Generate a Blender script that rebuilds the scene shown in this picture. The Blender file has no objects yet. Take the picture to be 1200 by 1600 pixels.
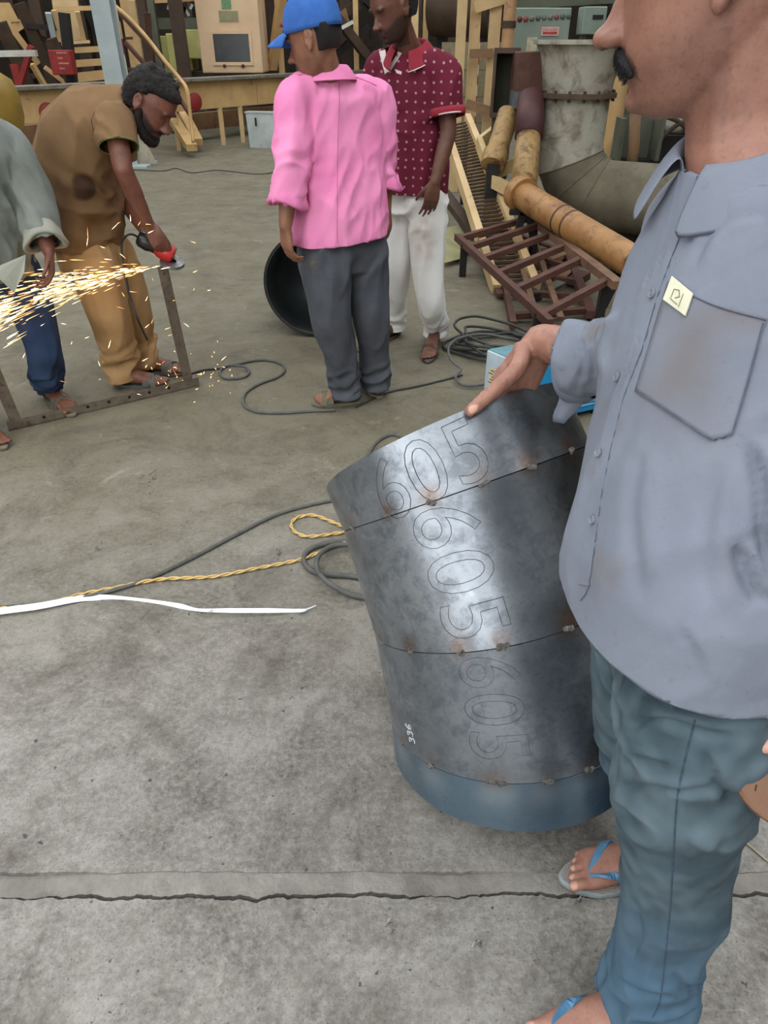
import bpy, math, random
import numpy as np
from mathutils import Vector
SC = bpy.context.scene
COL = SC.collection
PI = math.pi

# ---------------------------------------------------------------- camera
CAM_H, PITCH, FPX = 1.56, math.radians(34.0), 1100.0
cam_data = bpy.data.cameras.new('camera')
cam_data.sensor_fit = 'VERTICAL'
cam_data.sensor_height = 36.0
cam_data.lens = 36.0 * FPX / 1600.0
cam_data.clip_start = 0.02
cam = bpy.data.objects.new('camera', cam_data)
COL.objects.link(cam)
cam.location = (0, 0, CAM_H)
cam.rotation_euler = (PI / 2 - PITCH, 0, 0)
SC.camera = cam

# ---------------------------------------------------------------- daylight and exposure
world = bpy.data.worlds.new('World')
SC.world = world
world.use_nodes = True
_bg = world.node_tree.nodes['Background']
_bg.inputs[0].default_value = (0.93, 0.97, 1.0, 1)
_bg.inputs[1].default_value = 3.0
SC.view_settings.view_transform = 'Standard'
SC.view_settings.look = 'None'
SC.view_settings.exposure = 0.17
SC.view_settings.gamma = 1.0
SC.view_settings.use_curve_mapping = False
SC.cycles.max_bounces = 5; SC.cycles.diffuse_bounces = 3; SC.cycles.glossy_bounces = 3; SC.cycles.transmission_bounces = 2
SC.cycles.caustics_reflective = False; SC.cycles.caustics_refractive = False

# ---------------------------------------------------------------- view helpers
_FW = np.array([0, math.cos(PITCH), -math.sin(PITCH)])
_UP = np.array([0, math.sin(PITCH), math.cos(PITCH)])
_C = np.array([0, 0, CAM_H])
def ray(px, py):
    return _FW + (px - 600) / FPX * np.array([1., 0, 0]) + (800 - py) / FPX * _UP
def at(px, py, Y):
    """point at world distance Y seen at photo pixel px, py"""
    d = ray(px, py)
    return _C + d * (Y / d[1])
def gnd(px, py, z=0.0):
    d = ray(px, py)
    return _C + d * ((z - CAM_H) / d[2])
def A(*v): return np.array(v, float)
def unit(v):
    v = np.asarray(v, float); n = np.linalg.norm(v)
    return v / n if n > 1e-12 else v

# ---------------------------------------------------------------- numpy noise
_rng = np.random.default_rng(7)
_perm = _rng.permutation(512)
_grad = _rng.normal(size=(512, 3)); _grad /= np.linalg.norm(_grad, axis=1)[:, None]
def perlin(P):
    P = np.asarray(P, float)
    I = np.floor(P).astype(int); f = P - I
    u = f * f * f * (f * (f * 6 - 15) + 10)
    out = np.zeros(len(P))
    for dx in (0, 1):
        for dy in (0, 1):
            for dz in (0, 1):
                h = _perm[(_perm[(_perm[(I[:, 0] + dx) % 512] + I[:, 1] + dy) % 512] + I[:, 2] + dz) % 512]
                g = _grad[h]
                d = (g * (f - np.array([dx, dy, dz]))).sum(1)
                w = (u[:, 0] if dx else 1 - u[:, 0]) * (u[:, 1] if dy else 1 - u[:, 1]) * (u[:, 2] if dz else 1 - u[:, 2])
                out += w * d
    return out * 1.6
def folds(V, direction, freq, along=.22, seed=0, sharp=True):
    """cloth folds that run along a direction"""
    d = unit(direction)
    P = (V - np.outer(V @ d, d)) * freq + np.outer(V @ d, d) * freq * along + seed * 17.3
    n = perlin(P + .35 * perlin(P * .7 + 5)[:, None])
    return (1 - np.abs(n) * 2.6) if sharp else n

# ---------------------------------------------------------------- mesh collector
class MB:
    def __init__(s): s.v = []; s.f = []; s.n = 0
    def add(s, V, F):
        V = np.asarray(V, float); s.v.append(V)
        for f in F: s.f.append(tuple(int(i) + s.n for i in f))
        s.n += len(V); return s
    def arr(s): return np.concatenate(s.v) if s.v else np.zeros((0, 3))
    def rings(s, R, caps=True, closed=True):
        R = [np.asarray(r, float) for r in R]; n = len(R[0]); F = []
        for i in range(len(R) - 1):
            for j in range(n if closed else n - 1):
                k = (j + 1) % n
                F.append((i * n + j, i * n + k, (i + 1) * n + k, (i + 1) * n + j))
        if caps:
            F.append(tuple(range(n - 1, -1, -1)))
            F.append(tuple((len(R) - 1) * n + j for j in range(n)))
        return s.add(np.concatenate(R), F)
    def box(s, c, x, y, z):
        """c centre, x y z half-extent vectors"""
        c, x, y, z = map(lambda q: np.asarray(q, float), (c, x, y, z))
        V = [c + i * x + j * y + k * z for k in (-1, 1) for j in (-1, 1) for i in (-1, 1)]
        F = [(0, 2, 3, 1), (4, 5, 7, 6), (0, 1, 5, 4), (2, 6, 7, 3), (0, 4, 6, 2), (1, 3, 7, 5)]
        if np.dot(np.cross(x, y), z) < 0: F = [f[::-1] for f in F]
        return s.add(V, F)
    def cube(s, x0, x1, y0, y1, z0, z1):
        return s.box(((x0 + x1) / 2, (y0 + y1) / 2, (z0 + z1) / 2), ((x1 - x0) / 2, 0, 0), (0, (y1 - y0) / 2, 0), (0, 0, (z1 - z0) / 2))
    def bar(s, a, b, w, h, up=(0, 0, 1)):
        a, b = np.asarray(a, float), np.asarray(b, float)
        d = unit(b - a); up = np.asarray(up, float)
        if abs(d @ unit(up)) > .95: up = A(0, 1, 0) if abs(d[1]) < .9 else A(1, 0, 0)
        x = unit(np.cross(d, up)); y = np.cross(x, d)
        return s.box((a + b) / 2, (b - a) / 2, x * w / 2, y * h / 2)
    def tube(s, P, r, n=10, caps=True, smooth=0, flat=None):
        P = [np.asarray(p, float) for p in P]
        r = [r] * len(P) if np.isscalar(r) else list(r)
        if smooth: P, r = spline(P, r, smooth)
        R = []; T = []
        for i in range(len(P)):
            T.append(unit(P[min(i + 1, len(P) - 1)] - P[max(i - 1, 0)]))
        u = np.cross(T[0], A(0, 0, 1))
        if np.linalg.norm(u) < .1: u = np.cross(T[0], A(1, 0, 0))
        u = unit(u)
        t = np.linspace(0, 2 * PI, n, endpoint=False)
        for i in range(len(P)):
            u = unit(u - T[i] * (u @ T[i])); w = np.cross(T[i], u)
            R.append(P[i] + r[i] * (np.cos(t)[:, None] * u + np.sin(t)[:, None] * w))
        return s.rings(R, caps)
    def ball(s, c, rx, ry=None, rz=None, X=(1, 0, 0), Y=(0, 1, 0), Z=(0, 0, 1), n=12, m=8):
        ry = rx if ry is None else ry; rz = rx if rz is None else rz
        X, Y, Z = map(unit, (X, Y, Z)); c = np.asarray(c, float)
        t = np.linspace(0, 2 * PI, n, endpoint=False); R = []
        for i in range(1, m):
            a = PI * i / m
            R.append(c - np.cos(a) * rz * Z + np.sin(a) * (np.cos(t)[:, None] * rx * X + np.sin(t)[:, None] * ry * Y))
        V = np.concatenate(R + [[c - rz * Z], [c + rz * Z]]); F = []
        for i in range(m - 2):
            for j in range(n):
                k = (j + 1) % n
                F.append((i * n + j, i * n + k, (i + 1) * n + k, (i + 1) * n + j))
        b = n * (m - 1)
        for j in range(n):
            k = (j + 1) % n
            F.append((b, k, j)); F.append((b + 1, (m - 2) * n + j, (m - 2) * n + k))
        return s.add(V, F)
    def lathe(s, c, axis, prof, n=24, ref=(1, 0, 0), caps=False):
        """prof: (offset along axis, radius)"""
        ax = unit(axis); u = unit(np.asarray(ref, float) - ax * np.dot(ref, ax)); w = np.cross(ax, u)
        t = np.linspace(0, 2 * PI, n, endpoint=False); c = np.asarray(c, float)
        return s.rings([c + ax * o + r * (np.cos(t)[:, None] * u + np.sin(t)[:, None] * w) for o, r in prof], caps)
    def loft(s, secs, n=28, p=2.3, caps=True):
        """secs: (centre, lateral, halfwidth, halfdepth[, tangent]); closed super-ellipse sections"""
        R = []; t = np.linspace(0, 2 * PI, n, endpoint=False)
        cs, sn = np.cos(t), np.sin(t)
        ex = np.sign(cs) * np.abs(cs) ** (2 / p); ey = np.sign(sn) * np.abs(sn) ** (2 / p)
        C = [np.asarray(q[0], float) for q in secs]
        for i, q in enumerate(secs):
            T = unit(q[4]) if len(q) > 4 else unit(C[min(i + 1, len(C) - 1)] - C[max(i - 1, 0)])
            l = unit(np.asarray(q[1], float) - T * np.dot(q[1], T)); d = np.cross(T, l)
            R.append(C[i] + ex[:, None] * q[2] * l + ey[:, None] * q[3] * d)
        return s.rings(R, caps)

def spline(P, r=None, k=4):
    P = [np.asarray(p, float) for p in P]; n = len(P)
    r = [0] * n if r is None else list(r); Q = []; S = []
    for i in range(n - 1):
        p0, p1, p2, p3 = P[max(i - 1, 0)], P[i], P[i + 1], P[min(i + 2, n - 1)]
        for j in range(k):
            t = j / k
            Q.append(.5 * (2 * p1 + (p2 - p0) * t + (2 * p0 - 5 * p1 + 4 * p2 - p3) * t * t + (3 * p1 - p0 - 3 * p2 + p3) * t ** 3))
            S.append(r[i] * (1 - t) + r[i + 1] * t)
    Q.append(P[-1]); S.append(r[-1])
    return Q, S

# ---------------------------------------------------------------- objects
def world_base(o):
    b = Vector((0, 0, 0))
    while o is not None: b += o.location; o = o.parent
    return np.array(b)
def link_mesh(name, V, F, mat, parent=None, smooth=False, origin=None, attrs=None):
    V = np.asarray(V, float)
    if parent is not None: b = world_base(parent)
    else: b = np.asarray(origin, float) if origin is not None else np.array([(V[:, 0].min() + V[:, 0].max()) / 2, (V[:, 1].min() + V[:, 1].max()) / 2, V[:, 2].min()])
    me = bpy.data.meshes.new(name)
    me.from_pydata((V - b).tolist(), [], [tuple(f) for f in F] if not isinstance(F, np.ndarray) else F.tolist())
    if smooth: me.polygons.foreach_set('use_smooth', [True] * len(me.polygons))
    if attrs:
        for k, a in attrs.items():
            at_ = me.attributes.new(k, 'FLOAT', 'POINT'); at_.data.foreach_set('value', np.asarray(a, np.float32))
    if mat is not None: me.materials.append(mat)
    me.update()
    o = bpy.data.objects.new(name, me); COL.objects.link(o)
    if parent is not None: o.parent = parent
    else: o.location = b
    return o
def obj(name, mb, mat, parent=None, smooth=False, bevel=0, origin=None, attrs=None, auto=False):
    o = link_mesh(name, mb.arr(), mb.f, mat, parent, smooth or auto, origin, attrs)
    if bevel:
        m = o.modifiers.new('bevel', 'BEVEL'); m.width = bevel; m.segments = 2; m.limit_method = 'ANGLE'
    if auto:
        try: o.data.set_sharp_from_angle(angle=math.radians(40))
        except Exception: pass
    return o
def tag(o, label, cat, group=None):
    o['label'] = label; o['category'] = cat
    if group: o['group'] = group
    return o
def struct(o, label=None):
    o['kind'] = 'structure'
    if label: o['label'] = label
    return o
def thing(name, label, cat, loc, group=None):
    o = bpy.data.objects.new(name, None); COL.objects.link(o)
    o.empty_display_size = .1; o.location = tuple(loc)
    return tag(o, label, cat, group)

def remesh(mb, voxel, iters=4, fac=.5):
    me = bpy.data.meshes.new('tmp'); me.from_pydata(mb.arr().tolist(), [], mb.f)
    o = bpy.data.objects.new('tmp', me); COL.objects.link(o)
    m = o.modifiers.new('r', 'REMESH'); m.mode = 'VOXEL'; m.voxel_size = voxel
    if iters:
        m = o.modifiers.new('s', 'SMOOTH'); m.factor = fac; m.iterations = iters
    dg = bpy.context.evaluated_depsgraph_get(); dg.update()
    ev = o.evaluated_get(dg); em = ev.to_mesh()
    V = np.empty(len(em.vertices) * 3); em.vertices.foreach_get('co', V); V = V.reshape(-1, 3)
    F = [tuple(p.vertices) for p in em.polygons]
    ev.to_mesh_clear(); bpy.data.objects.remove(o); bpy.data.meshes.remove(me)
    return V, np.array([f if len(f) == 4 else f + (f[-1],) for f in F])
def normals(V, F):
    n = np.cross(V[F[:, 2]] - V[F[:, 0]], V[F[:, 3]] - V[F[:, 1]])
    N = np.zeros_like(V)
    for k in range(4): np.add.at(N, F[:, k], n)
    return N / (np.linalg.norm(N, axis=1)[:, None] + 1e-12)
def cut(V, F, cuts):
    V = V.copy(); keep = np.ones(len(F), bool)
    for p, n, r in cuts:
        n = unit(n); d = V - np.asarray(p, float); s = d @ n; near = np.linalg.norm(d, axis=1) < r
        out = (s > 0) & near
        keep &= ~out[F].all(1)
        edge = np.unique(F[out[F].any(1) & ~out[F].all(1)]); edge = edge[out[edge]]
        V[edge] -= s[edge][:, None] * n          # pull the hem onto the cutting plane
    F = F[keep]; used = np.unique(F); mp = -np.ones(len(V), int); mp[used] = np.arange(len(used))
    return V[used], mp[F]
def brush(V, c, r, off):
    d = np.linalg.norm(V - np.asarray(c, float), axis=1)
    w = np.clip(1 - (d / r) ** 2, 0, 1) ** 2
    return V + w[:, None] * np.asarray(off, float)
def fin(name, V, F, mat, parent, attrs=None, thick=0, smooth=True):
    Fl = [tuple(f) if f[2] != f[3] else tuple(f[:3]) for f in F.tolist()]
    o = link_mesh(name, V, Fl, mat, parent, smooth, attrs=attrs)
    if thick:
        m = o.modifiers.new('solid', 'SOLIDIFY'); m.thickness = thick; m.offset = -1
    return o

# ---------------------------------------------------------------- materials
def c(r, g, b):
    f = lambda v: (v / 12.92 if v <= .04045 else ((v + .055) / 1.055) ** 2.4)
    return tuple(f(x / 255) for x in (r, g, b)) + (1,)
class NT:
    def __init__(s, name):
        s.m = bpy.data.materials.new(name); s.m.use_nodes = True
        s.t = s.m.node_tree; s.p = s.t.nodes['Principled BSDF']; s.tc = None
    def n(s, typ, **kw):
        q = s.t.nodes.new(typ)
        for k, v in kw.items():
            if k.startswith('i_'):
                q.inputs[k[2:].replace('_', ' ')].default_value = v
            else: setattr(q, k, v)
        return q
    def l(s, a, b): s.t.links.new(a, b)
    def co(s, which='Object'):
        if not s.tc: s.tc = s.n('ShaderNodeTexCoord')
        return s.tc.outputs[which]
    def noise(s, scale, detail=4, rough=.6, vec=None, dist=0):
        q = s.n('ShaderNodeTexNoise'); q.inputs['Scale'].default_value = scale
        q.inputs['Detail'].default_value = min(detail, 6); q.inputs['Roughness'].default_value = rough
        q.inputs['Distortion'].default_value = dist
        s.l(vec if vec is not None else s.co(), q.inputs['Vector']); return q.outputs['Fac']
    def ramp(s, fac, stops):
        q = s.n('ShaderNodeValToRGB'); e = q.color_ramp.elements
        while len(e) < len(stops): e.new(.5)
        for i, (p, col) in enumerate(stops):
            e[i].position = p; e[i].color = col if not np.isscalar(col) else (col, col, col, 1)
        s.l(fac, q.inputs[0]); return q.outputs[0]
    def mix(s, fac, a, b, blend='MIX'):
        q = s.n('ShaderNodeMix', data_type='RGBA', blend_type=blend)
        for v, i in ((fac, 0), (a, 6), (b, 7)):
            if hasattr(v, 'links') or isinstance(v, bpy.types.NodeSocket): s.l(v, q.inputs[i])
            else: q.inputs[i].default_value = v
        return q.outputs[2]
    def math(s, op, a, b=None):
        q = s.n('ShaderNodeMath', operation=op)
        for v, i in ((a, 0), (b, 1)):
            if v is None: continue
            if isinstance(v, bpy.types.NodeSocket): s.l(v, q.inputs[i])
            else: q.inputs[i].default_value = v
        return q.outputs[0]
    def attr(s, name):
        q = s.n('ShaderNodeAttribute'); q.attribute_name = name; return q.outputs['Fac']
    def bump(s, h, strength=.3, dist=.01, prev=None):
        q = s.n('ShaderNodeBump'); q.inputs['Strength'].default_value = strength; q.inputs['Distance'].default_value = dist
        s.l(h, q.inputs['Height'])
        if prev is not None: s.l(prev, q.inputs['Normal'])
        return q.outputs[0]
    def out(s, col=None, rough=.6, metal=0., normal=None, spec=None):
        for v, k in ((col, 'Base Color'), (rough, 'Roughness'), (metal, 'Metallic'), (normal, 'Normal'), (spec, 'Specular IOR Level')):
            if v is None: continue
            if isinstance(v, bpy.types.NodeSocket): s.l(v, s.p.inputs[k])
            else: s.p.inputs[k].default_value = v
        return s.m
_MC = {}
def paint(name, base, var=None, scale=6, rough=.6, metal=0., bump=.15, bscale=60, rust=0., rustcol=(96, 58, 36), masks=(), spec=None):
    """procedural paint / cloth / metal: two-tone noise, optional rust patches, optional attribute masks"""
    if name in _MC: return _MC[name]
    t = NT(name); b = c(*base); v = c(*(var if var else tuple(max(0, x * .82) for x in base)))
    f = t.ramp(t.noise(scale, 5, .62), [(.35, 0), (.68, 1)])
    col = t.mix(f, b, v)
    if rust:
        r = t.ramp(t.noise(scale * 1.7, 8, .7, dist=.4), [(max(.02, .66 - rust * .30), 0), (max(.1, .84 - rust * .30), .85)])
        col = t.mix(r, col, t.mix(t.noise(scale * 9, 3), c(*rustcol), c(*(x * .6 for x in rustcol))))
    for an, cc in masks: col = t.mix(t.attr(an), col, c(*cc))
    nm = t.bump(t.noise(bscale, 5, .6), bump, .01) if bump else None
    _MC[name] = t.out(col, rough, metal, nm, spec); return _MC[name]
# ================================================================ setting
ROOF_STRIPS = [(.9, 2.7), (5.2, 8.4), (11.2, 13.0), (16.2, 22.)]
DOOR = (-8.5, .2, 5.0)
# ---- concrete floor
def concrete():
    t = NT('concrete'); co = t.co('Object')
    big = t.noise(.55, 5, .62); mid = t.noise(3.4, 9, .74, dist=.3); fine = t.noise(62, 7, .72); grit = t.noise(170, 3, .6)
    col = t.mix(t.ramp(big, [(.32, 0), (.7, 1)]), c(132, 127, 119), c(156, 151, 143))
    col = t.mix(t.ramp(mid, [(.38, 0), (.62, .9)]), col, c(92, 87, 79))
    col = t.mix(t.ramp(fine, [(.42, 0), (.78, .6)]), col, c(176, 172, 165))
    col = t.mix(t.ramp(grit, [(.56, 0), (.74, .75)]), col, c(66, 62, 57))
    # greenish dusty film farther in, greyer worn surface by the door
    sx = t.n('ShaderNodeSeparateXYZ'); t.l(co, sx.inputs[0])
    far = t.n('ShaderNodeMapRange'); far.inputs[1].default_value = 1.1; far.inputs[2].default_value = 3.0
    t.l(t.math('ADD', sx.outputs[1], t.math('MULTIPLY', t.math('SUBTRACT', big, .5), 3.0)), far.inputs[0])
    col = t.mix(t.math('MULTIPLY', far.outputs[0], .78), col, c(106, 99, 76))
    st = t.ramp(t.noise(2.1, 10, .76, dist=.8), [(.50, 0), (.68, .6)])
    col = t.mix(st, col, c(76, 69, 60))
    st = t.ramp(t.noise(7.5, 8, .74, dist=.5), [(.56, 0), (.70, .55)])
    col = t.mix(st, col, c(72, 66, 58))
    st = t.ramp(t.noise(5.0, 9, .78, dist=.6), [(.60, 0), (.72, .5)])
    col = t.mix(st, col, c(172, 166, 154))
    spk = t.ramp(t.noise(48, 2, .5), [(.70, 0), (.74, .8)])
    col = t.mix(spk, col, c(54, 50, 46))
    scr = t.n('ShaderNodeMapping'); scr.inputs['Scale'].default_value = (2.2, 40, 1); scr.inputs['Rotation'].default_value = (0, 0, .6)
    t.l(co, scr.inputs['Vector'])
    s1 = t.ramp(t.noise(2.0, 4, .6, scr.outputs[0]), [(.64, 0), (.72, .35)])
    s1 = t.math('MULTIPLY', s1, t.ramp(t.noise(1.4, 3), [(.5, 0), (.6, 1)]))
    col = t.mix(s1, col, c(176, 170, 160))
    n = t.bump(fine, .35, .004); n = t.bump(grit, .35, .002, n); n = t.bump(mid, .25, .012, n)
    rg = t.ramp(mid, [(.3, .62), (.7, .85)])
    return t.out(col, rg, 0, n, .35)
M_CON = concrete()
def wob(x, s, a, f=9.0):
    P = np.stack([np.asarray(x) * f, np.full(len(x), s * 3.7), np.zeros(len(x))], 1)
    Q = P * 4.1 + 9; R = P * 13 + 4
    return a * (perlin(P) + .5 * perlin(Q) + .25 * perlin(R))
xs = np.linspace(-14, 16, 61); xs = np.unique(np.concatenate([xs, np.linspace(-1.2, 1.2, 520)]))
yb = .862 + wob(xs, 1, .004)          # front edge of the big slab
ys = yb + .004
yf = .8085 + wob(xs, 3, .010, 6.) + wob(xs, 4, .003, 30.) + .004 * np.sin(xs * 3)   # far edge of the front slab
def slab(mb, x, y0, y1, z, zb):
    n = len(x); z = np.full(n, z) if np.isscalar(z) else z
    V = np.concatenate([np.stack([x, y0, z], 1), np.stack([x, y1, z], 1), np.stack([x, y0, np.full(n, zb)], 1), np.stack([x, y1, np.full(n, zb)], 1)])
    F = []
    for i in range(n - 1):
        F += [(i, i + 1, n + i + 1, n + i), (2 * n + i, 2 * n + i + 1, i + 1, i), (n + i, n + i + 1, 3 * n + i + 1, 3 * n + i)]
    return mb.add(V, F)
one = np.ones(len(xs))
floor = struct(obj('floor', slab(MB(), xs, yb, 24 * one, 0., -.2), M_CON, origin=(0, 0, 0)))
obj('front_slab', slab(MB(), xs, -8 * one, yf - .004, 0.0, -.2), M_CON, floor)
low = np.clip((np.maximum(np.exp(-((xs - .16) / .10) ** 4), np.exp(-((xs + .80) / .13) ** 4))), 0, 1)
M_MORTAR = paint('joint_mortar', (146, 141, 132), (118, 113, 105), 14, .9, bump=.5, bscale=90)
obj('joint_strip', slab(MB(), xs, yf + .0035 + .003 * (1 + wob(xs, 5, 1, 14)), ys, -.003 - .012 * low + wob(xs, 8, .0012), -.2), M_MORTAR, floor)
obj('joint_bed', slab(MB(), np.array([-14., 16]), np.array([.7, .7]), np.array([.95, .95]), -.03, -.2), paint('gap_dirt', (52, 44, 36), None, 20, 1.), floor)
# lip of broken concrete chips along the crack
# ---- shell of the shed: roof with skylight strips, walls, wide door opening behind the viewer at the left
M_ROOF = paint('roof_sheet', (120, 116, 108), (92, 88, 80), 3, .8)
M_WALL = paint('shed_wall', (58, 50, 40), (40, 34, 28), 2, .9, rust=.5, rustcol=(70, 48, 32))
XL, XR, YF, YB, ZR = -13., 7.5, -4.2, 22., 6.5
def sheet_x(mb, x0, x1, y, z0, z1):
    n = max(1, int((x1 - x0) / .9)); w = (x1 - x0) / n
    for k in range(n):
        q = x0 + k * w; mb.cube(q, q + w * .55, y - .05, y + .05, z0, z1); mb.cube(q + w * .55, q + w, y, y + .1, z0, z1)
    return mb
def sheet_y(mb, y0, y1, x, z0, z1):
    n = max(1, int((y1 - y0) / .9)); w = (y1 - y0) / n
    for k in range(n):
        q = y0 + k * w; mb.cube(x - .05, x + .05, q, q + w * .55, z0, z1); mb.cube(x, x + .1, q + w * .55, q + w, z0, z1)
    return mb
for y0, y1 in ROOF_STRIPS:
    mb = MB(); n = 24; w = (XR - XL) / n
    for k in range(n):
        x0 = XL + k * w; mb.cube(x0, x0 + w * .62, y0, y1, ZR, ZR + .05); mb.cube(x0 + w * .62, x0 + w, y0, y1, ZR + .03, ZR + .08)
    struct(obj('ceiling', mb, M_ROOF))
struct(obj('wall_back', sheet_x(MB(), XL, XR, YB, 0, ZR), M_WALL))
struct(obj('wall_right', sheet_y(MB(), YF, YB, XR, 0, ZR), M_WALL))
struct(obj('added_wall_left', sheet_y(MB(), YF, YB, XL, 0, ZR), M_WALL))  # unseen wall, added to cut fill light from the left
fw = MB(); sheet_x(fw, DOOR[1], XR, YF, 0, ZR); sheet_x(fw, XL, DOOR[0], YF, 0, ZR); sheet_x(fw, DOOR[0], DOOR[1], YF, DOOR[2], ZR)
struct(obj('wall_front', fw, M_WALL))
yd = MB().cube(-30, 30, -40, -8, -.2, -.002); struct(obj('floor_yard', yd, M_CON))
# ================================================================ mitred steel duct elbow that the man holds
def steel():
    t = NT('mill_scale_steel'); co = t.co()
    n1 = t.noise(5, 8, .7, dist=.5); n2 = t.noise(22, 7, .72, dist=.3); n3 = t.noise(120, 4, .6)
    col = t.mix(t.ramp(n1, [(.36, 0), (.64, 1)]), c(126, 130, 135), c(156, 160, 165))
    col = t.mix(t.ramp(n2, [(.47, 0), (.62, .65)]), col, c(98, 102, 107))
    col = t.mix(t.ramp(t.noise(9, 9, .8, dist=1.2), [(.58, 0), (.70, .5)]), col, c(172, 176, 180))
    col = t.mix(t.math('MULTIPLY', t.attr('blue'), t.ramp(n1, [(.3, .55), (.7, 1)])), col, c(112, 140, 160))
    col = t.mix(t.math('MULTIPLY', t.attr('flank_shade'), t.ramp(n2, [(.3, .8), (.7, 1)])), col, c(36, 35, 32))  # shade of the right flank mixed into the steel colour
    col = t.mix(t.math('MULTIPLY', t.attr('tint'), t.ramp(n3, [(.3, .5), (.7, 1)])), col, c(112, 78, 50))
    col = t.mix(t.attr('halo'), col, c(196, 206, 214))
    rg = t.ramp(n2, [(.3, .25), (.7, .40)])
    rg = t.math('ADD', rg, t.math('MULTIPLY', t.attr('flank_shade'), .12))
    nm = t.bump(n2, .03, .003); nm = t.bump(n3, .10, .001, nm)
    return t.out(col, rg, .82, nm)
M_STEEL = steel()
PR = .3034
def rodr(v, k, a): return v * math.cos(a) + np.cross(k, v) * math.sin(a) + k * (k @ v) * (1 - math.cos(a))
P_C = [A(.3279, 1.1656, .0735)]
P_D = [unit(A(-.0675, .2308, .9706))]
P_K = unit(A(-.763, -.639, .099)); P_K = unit(P_K - P_D[0] * (P_K @ P_D[0]))
for i, L in enumerate((.111, .2728, .2846, .1262)):
    P_C.append(P_C[-1] + P_D[-1] * L)
    if i < 3: P_D.append(rodr(P_D[-1], P_K, .1752))
P_N = [P_D[0]] + [unit(P_D[i] + P_D[i + 1]) for i in range(3)] + [P_D[3]]
def pipe_pt(seg, ang, s, R=PR):
    """seg 0..3, ang around, s 0..1 along the segment between its two mitre planes"""
    ang = np.atleast_1d(ang); s = np.broadcast_to(s, ang.shape)
    d = P_D[seg]; w = np.cross(d, P_K)
    off = R * (np.cos(ang)[:, None] * P_K + np.sin(ang)[:, None] * w)
    lo = -(off @ P_N[seg]) / (d @ P_N[seg]); L = np.linalg.norm(P_C[seg + 1] - P_C[seg])
    hi = L - (off @ P_N[seg + 1]) / (d @ P_N[seg + 1])
    return P_C[seg] + off + (lo + (hi - lo) * s)[:, None] * d
def pipe_ang(px, py, seg):
    """angle and s on a segment of the visible outer surface seen at a pixel"""
    d = unit(ray(px, py)); D = P_D[seg]; o = _C - P_C[seg]
    a = d - D * (d @ D); b = o - D * (o @ D)
    qa, qb, qc = a @ a, 2 * a @ b, b @ b - PR * PR
    t = (-qb - math.sqrt(max(qb * qb - 4 * qa * qc, 0))) / (2 * qa)
    p = _C + d * t; r = p - P_C[seg]; w = np.cross(D, P_K)
    ang = math.atan2(r @ w, r @ P_K)
    p0 = pipe_pt(seg, ang, 0.)[0]; p1 = pipe_pt(seg, ang, 1.)[0]
    return ang, float(((p - p0) @ D) / ((p1 - p0) @ D)), p
elbow = thing('duct_elbow', 'large segmented steel duct elbow scribed 605, held by the man in blue-grey', 'duct', (P_C[0][0], P_C[0][1], 0))
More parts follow.
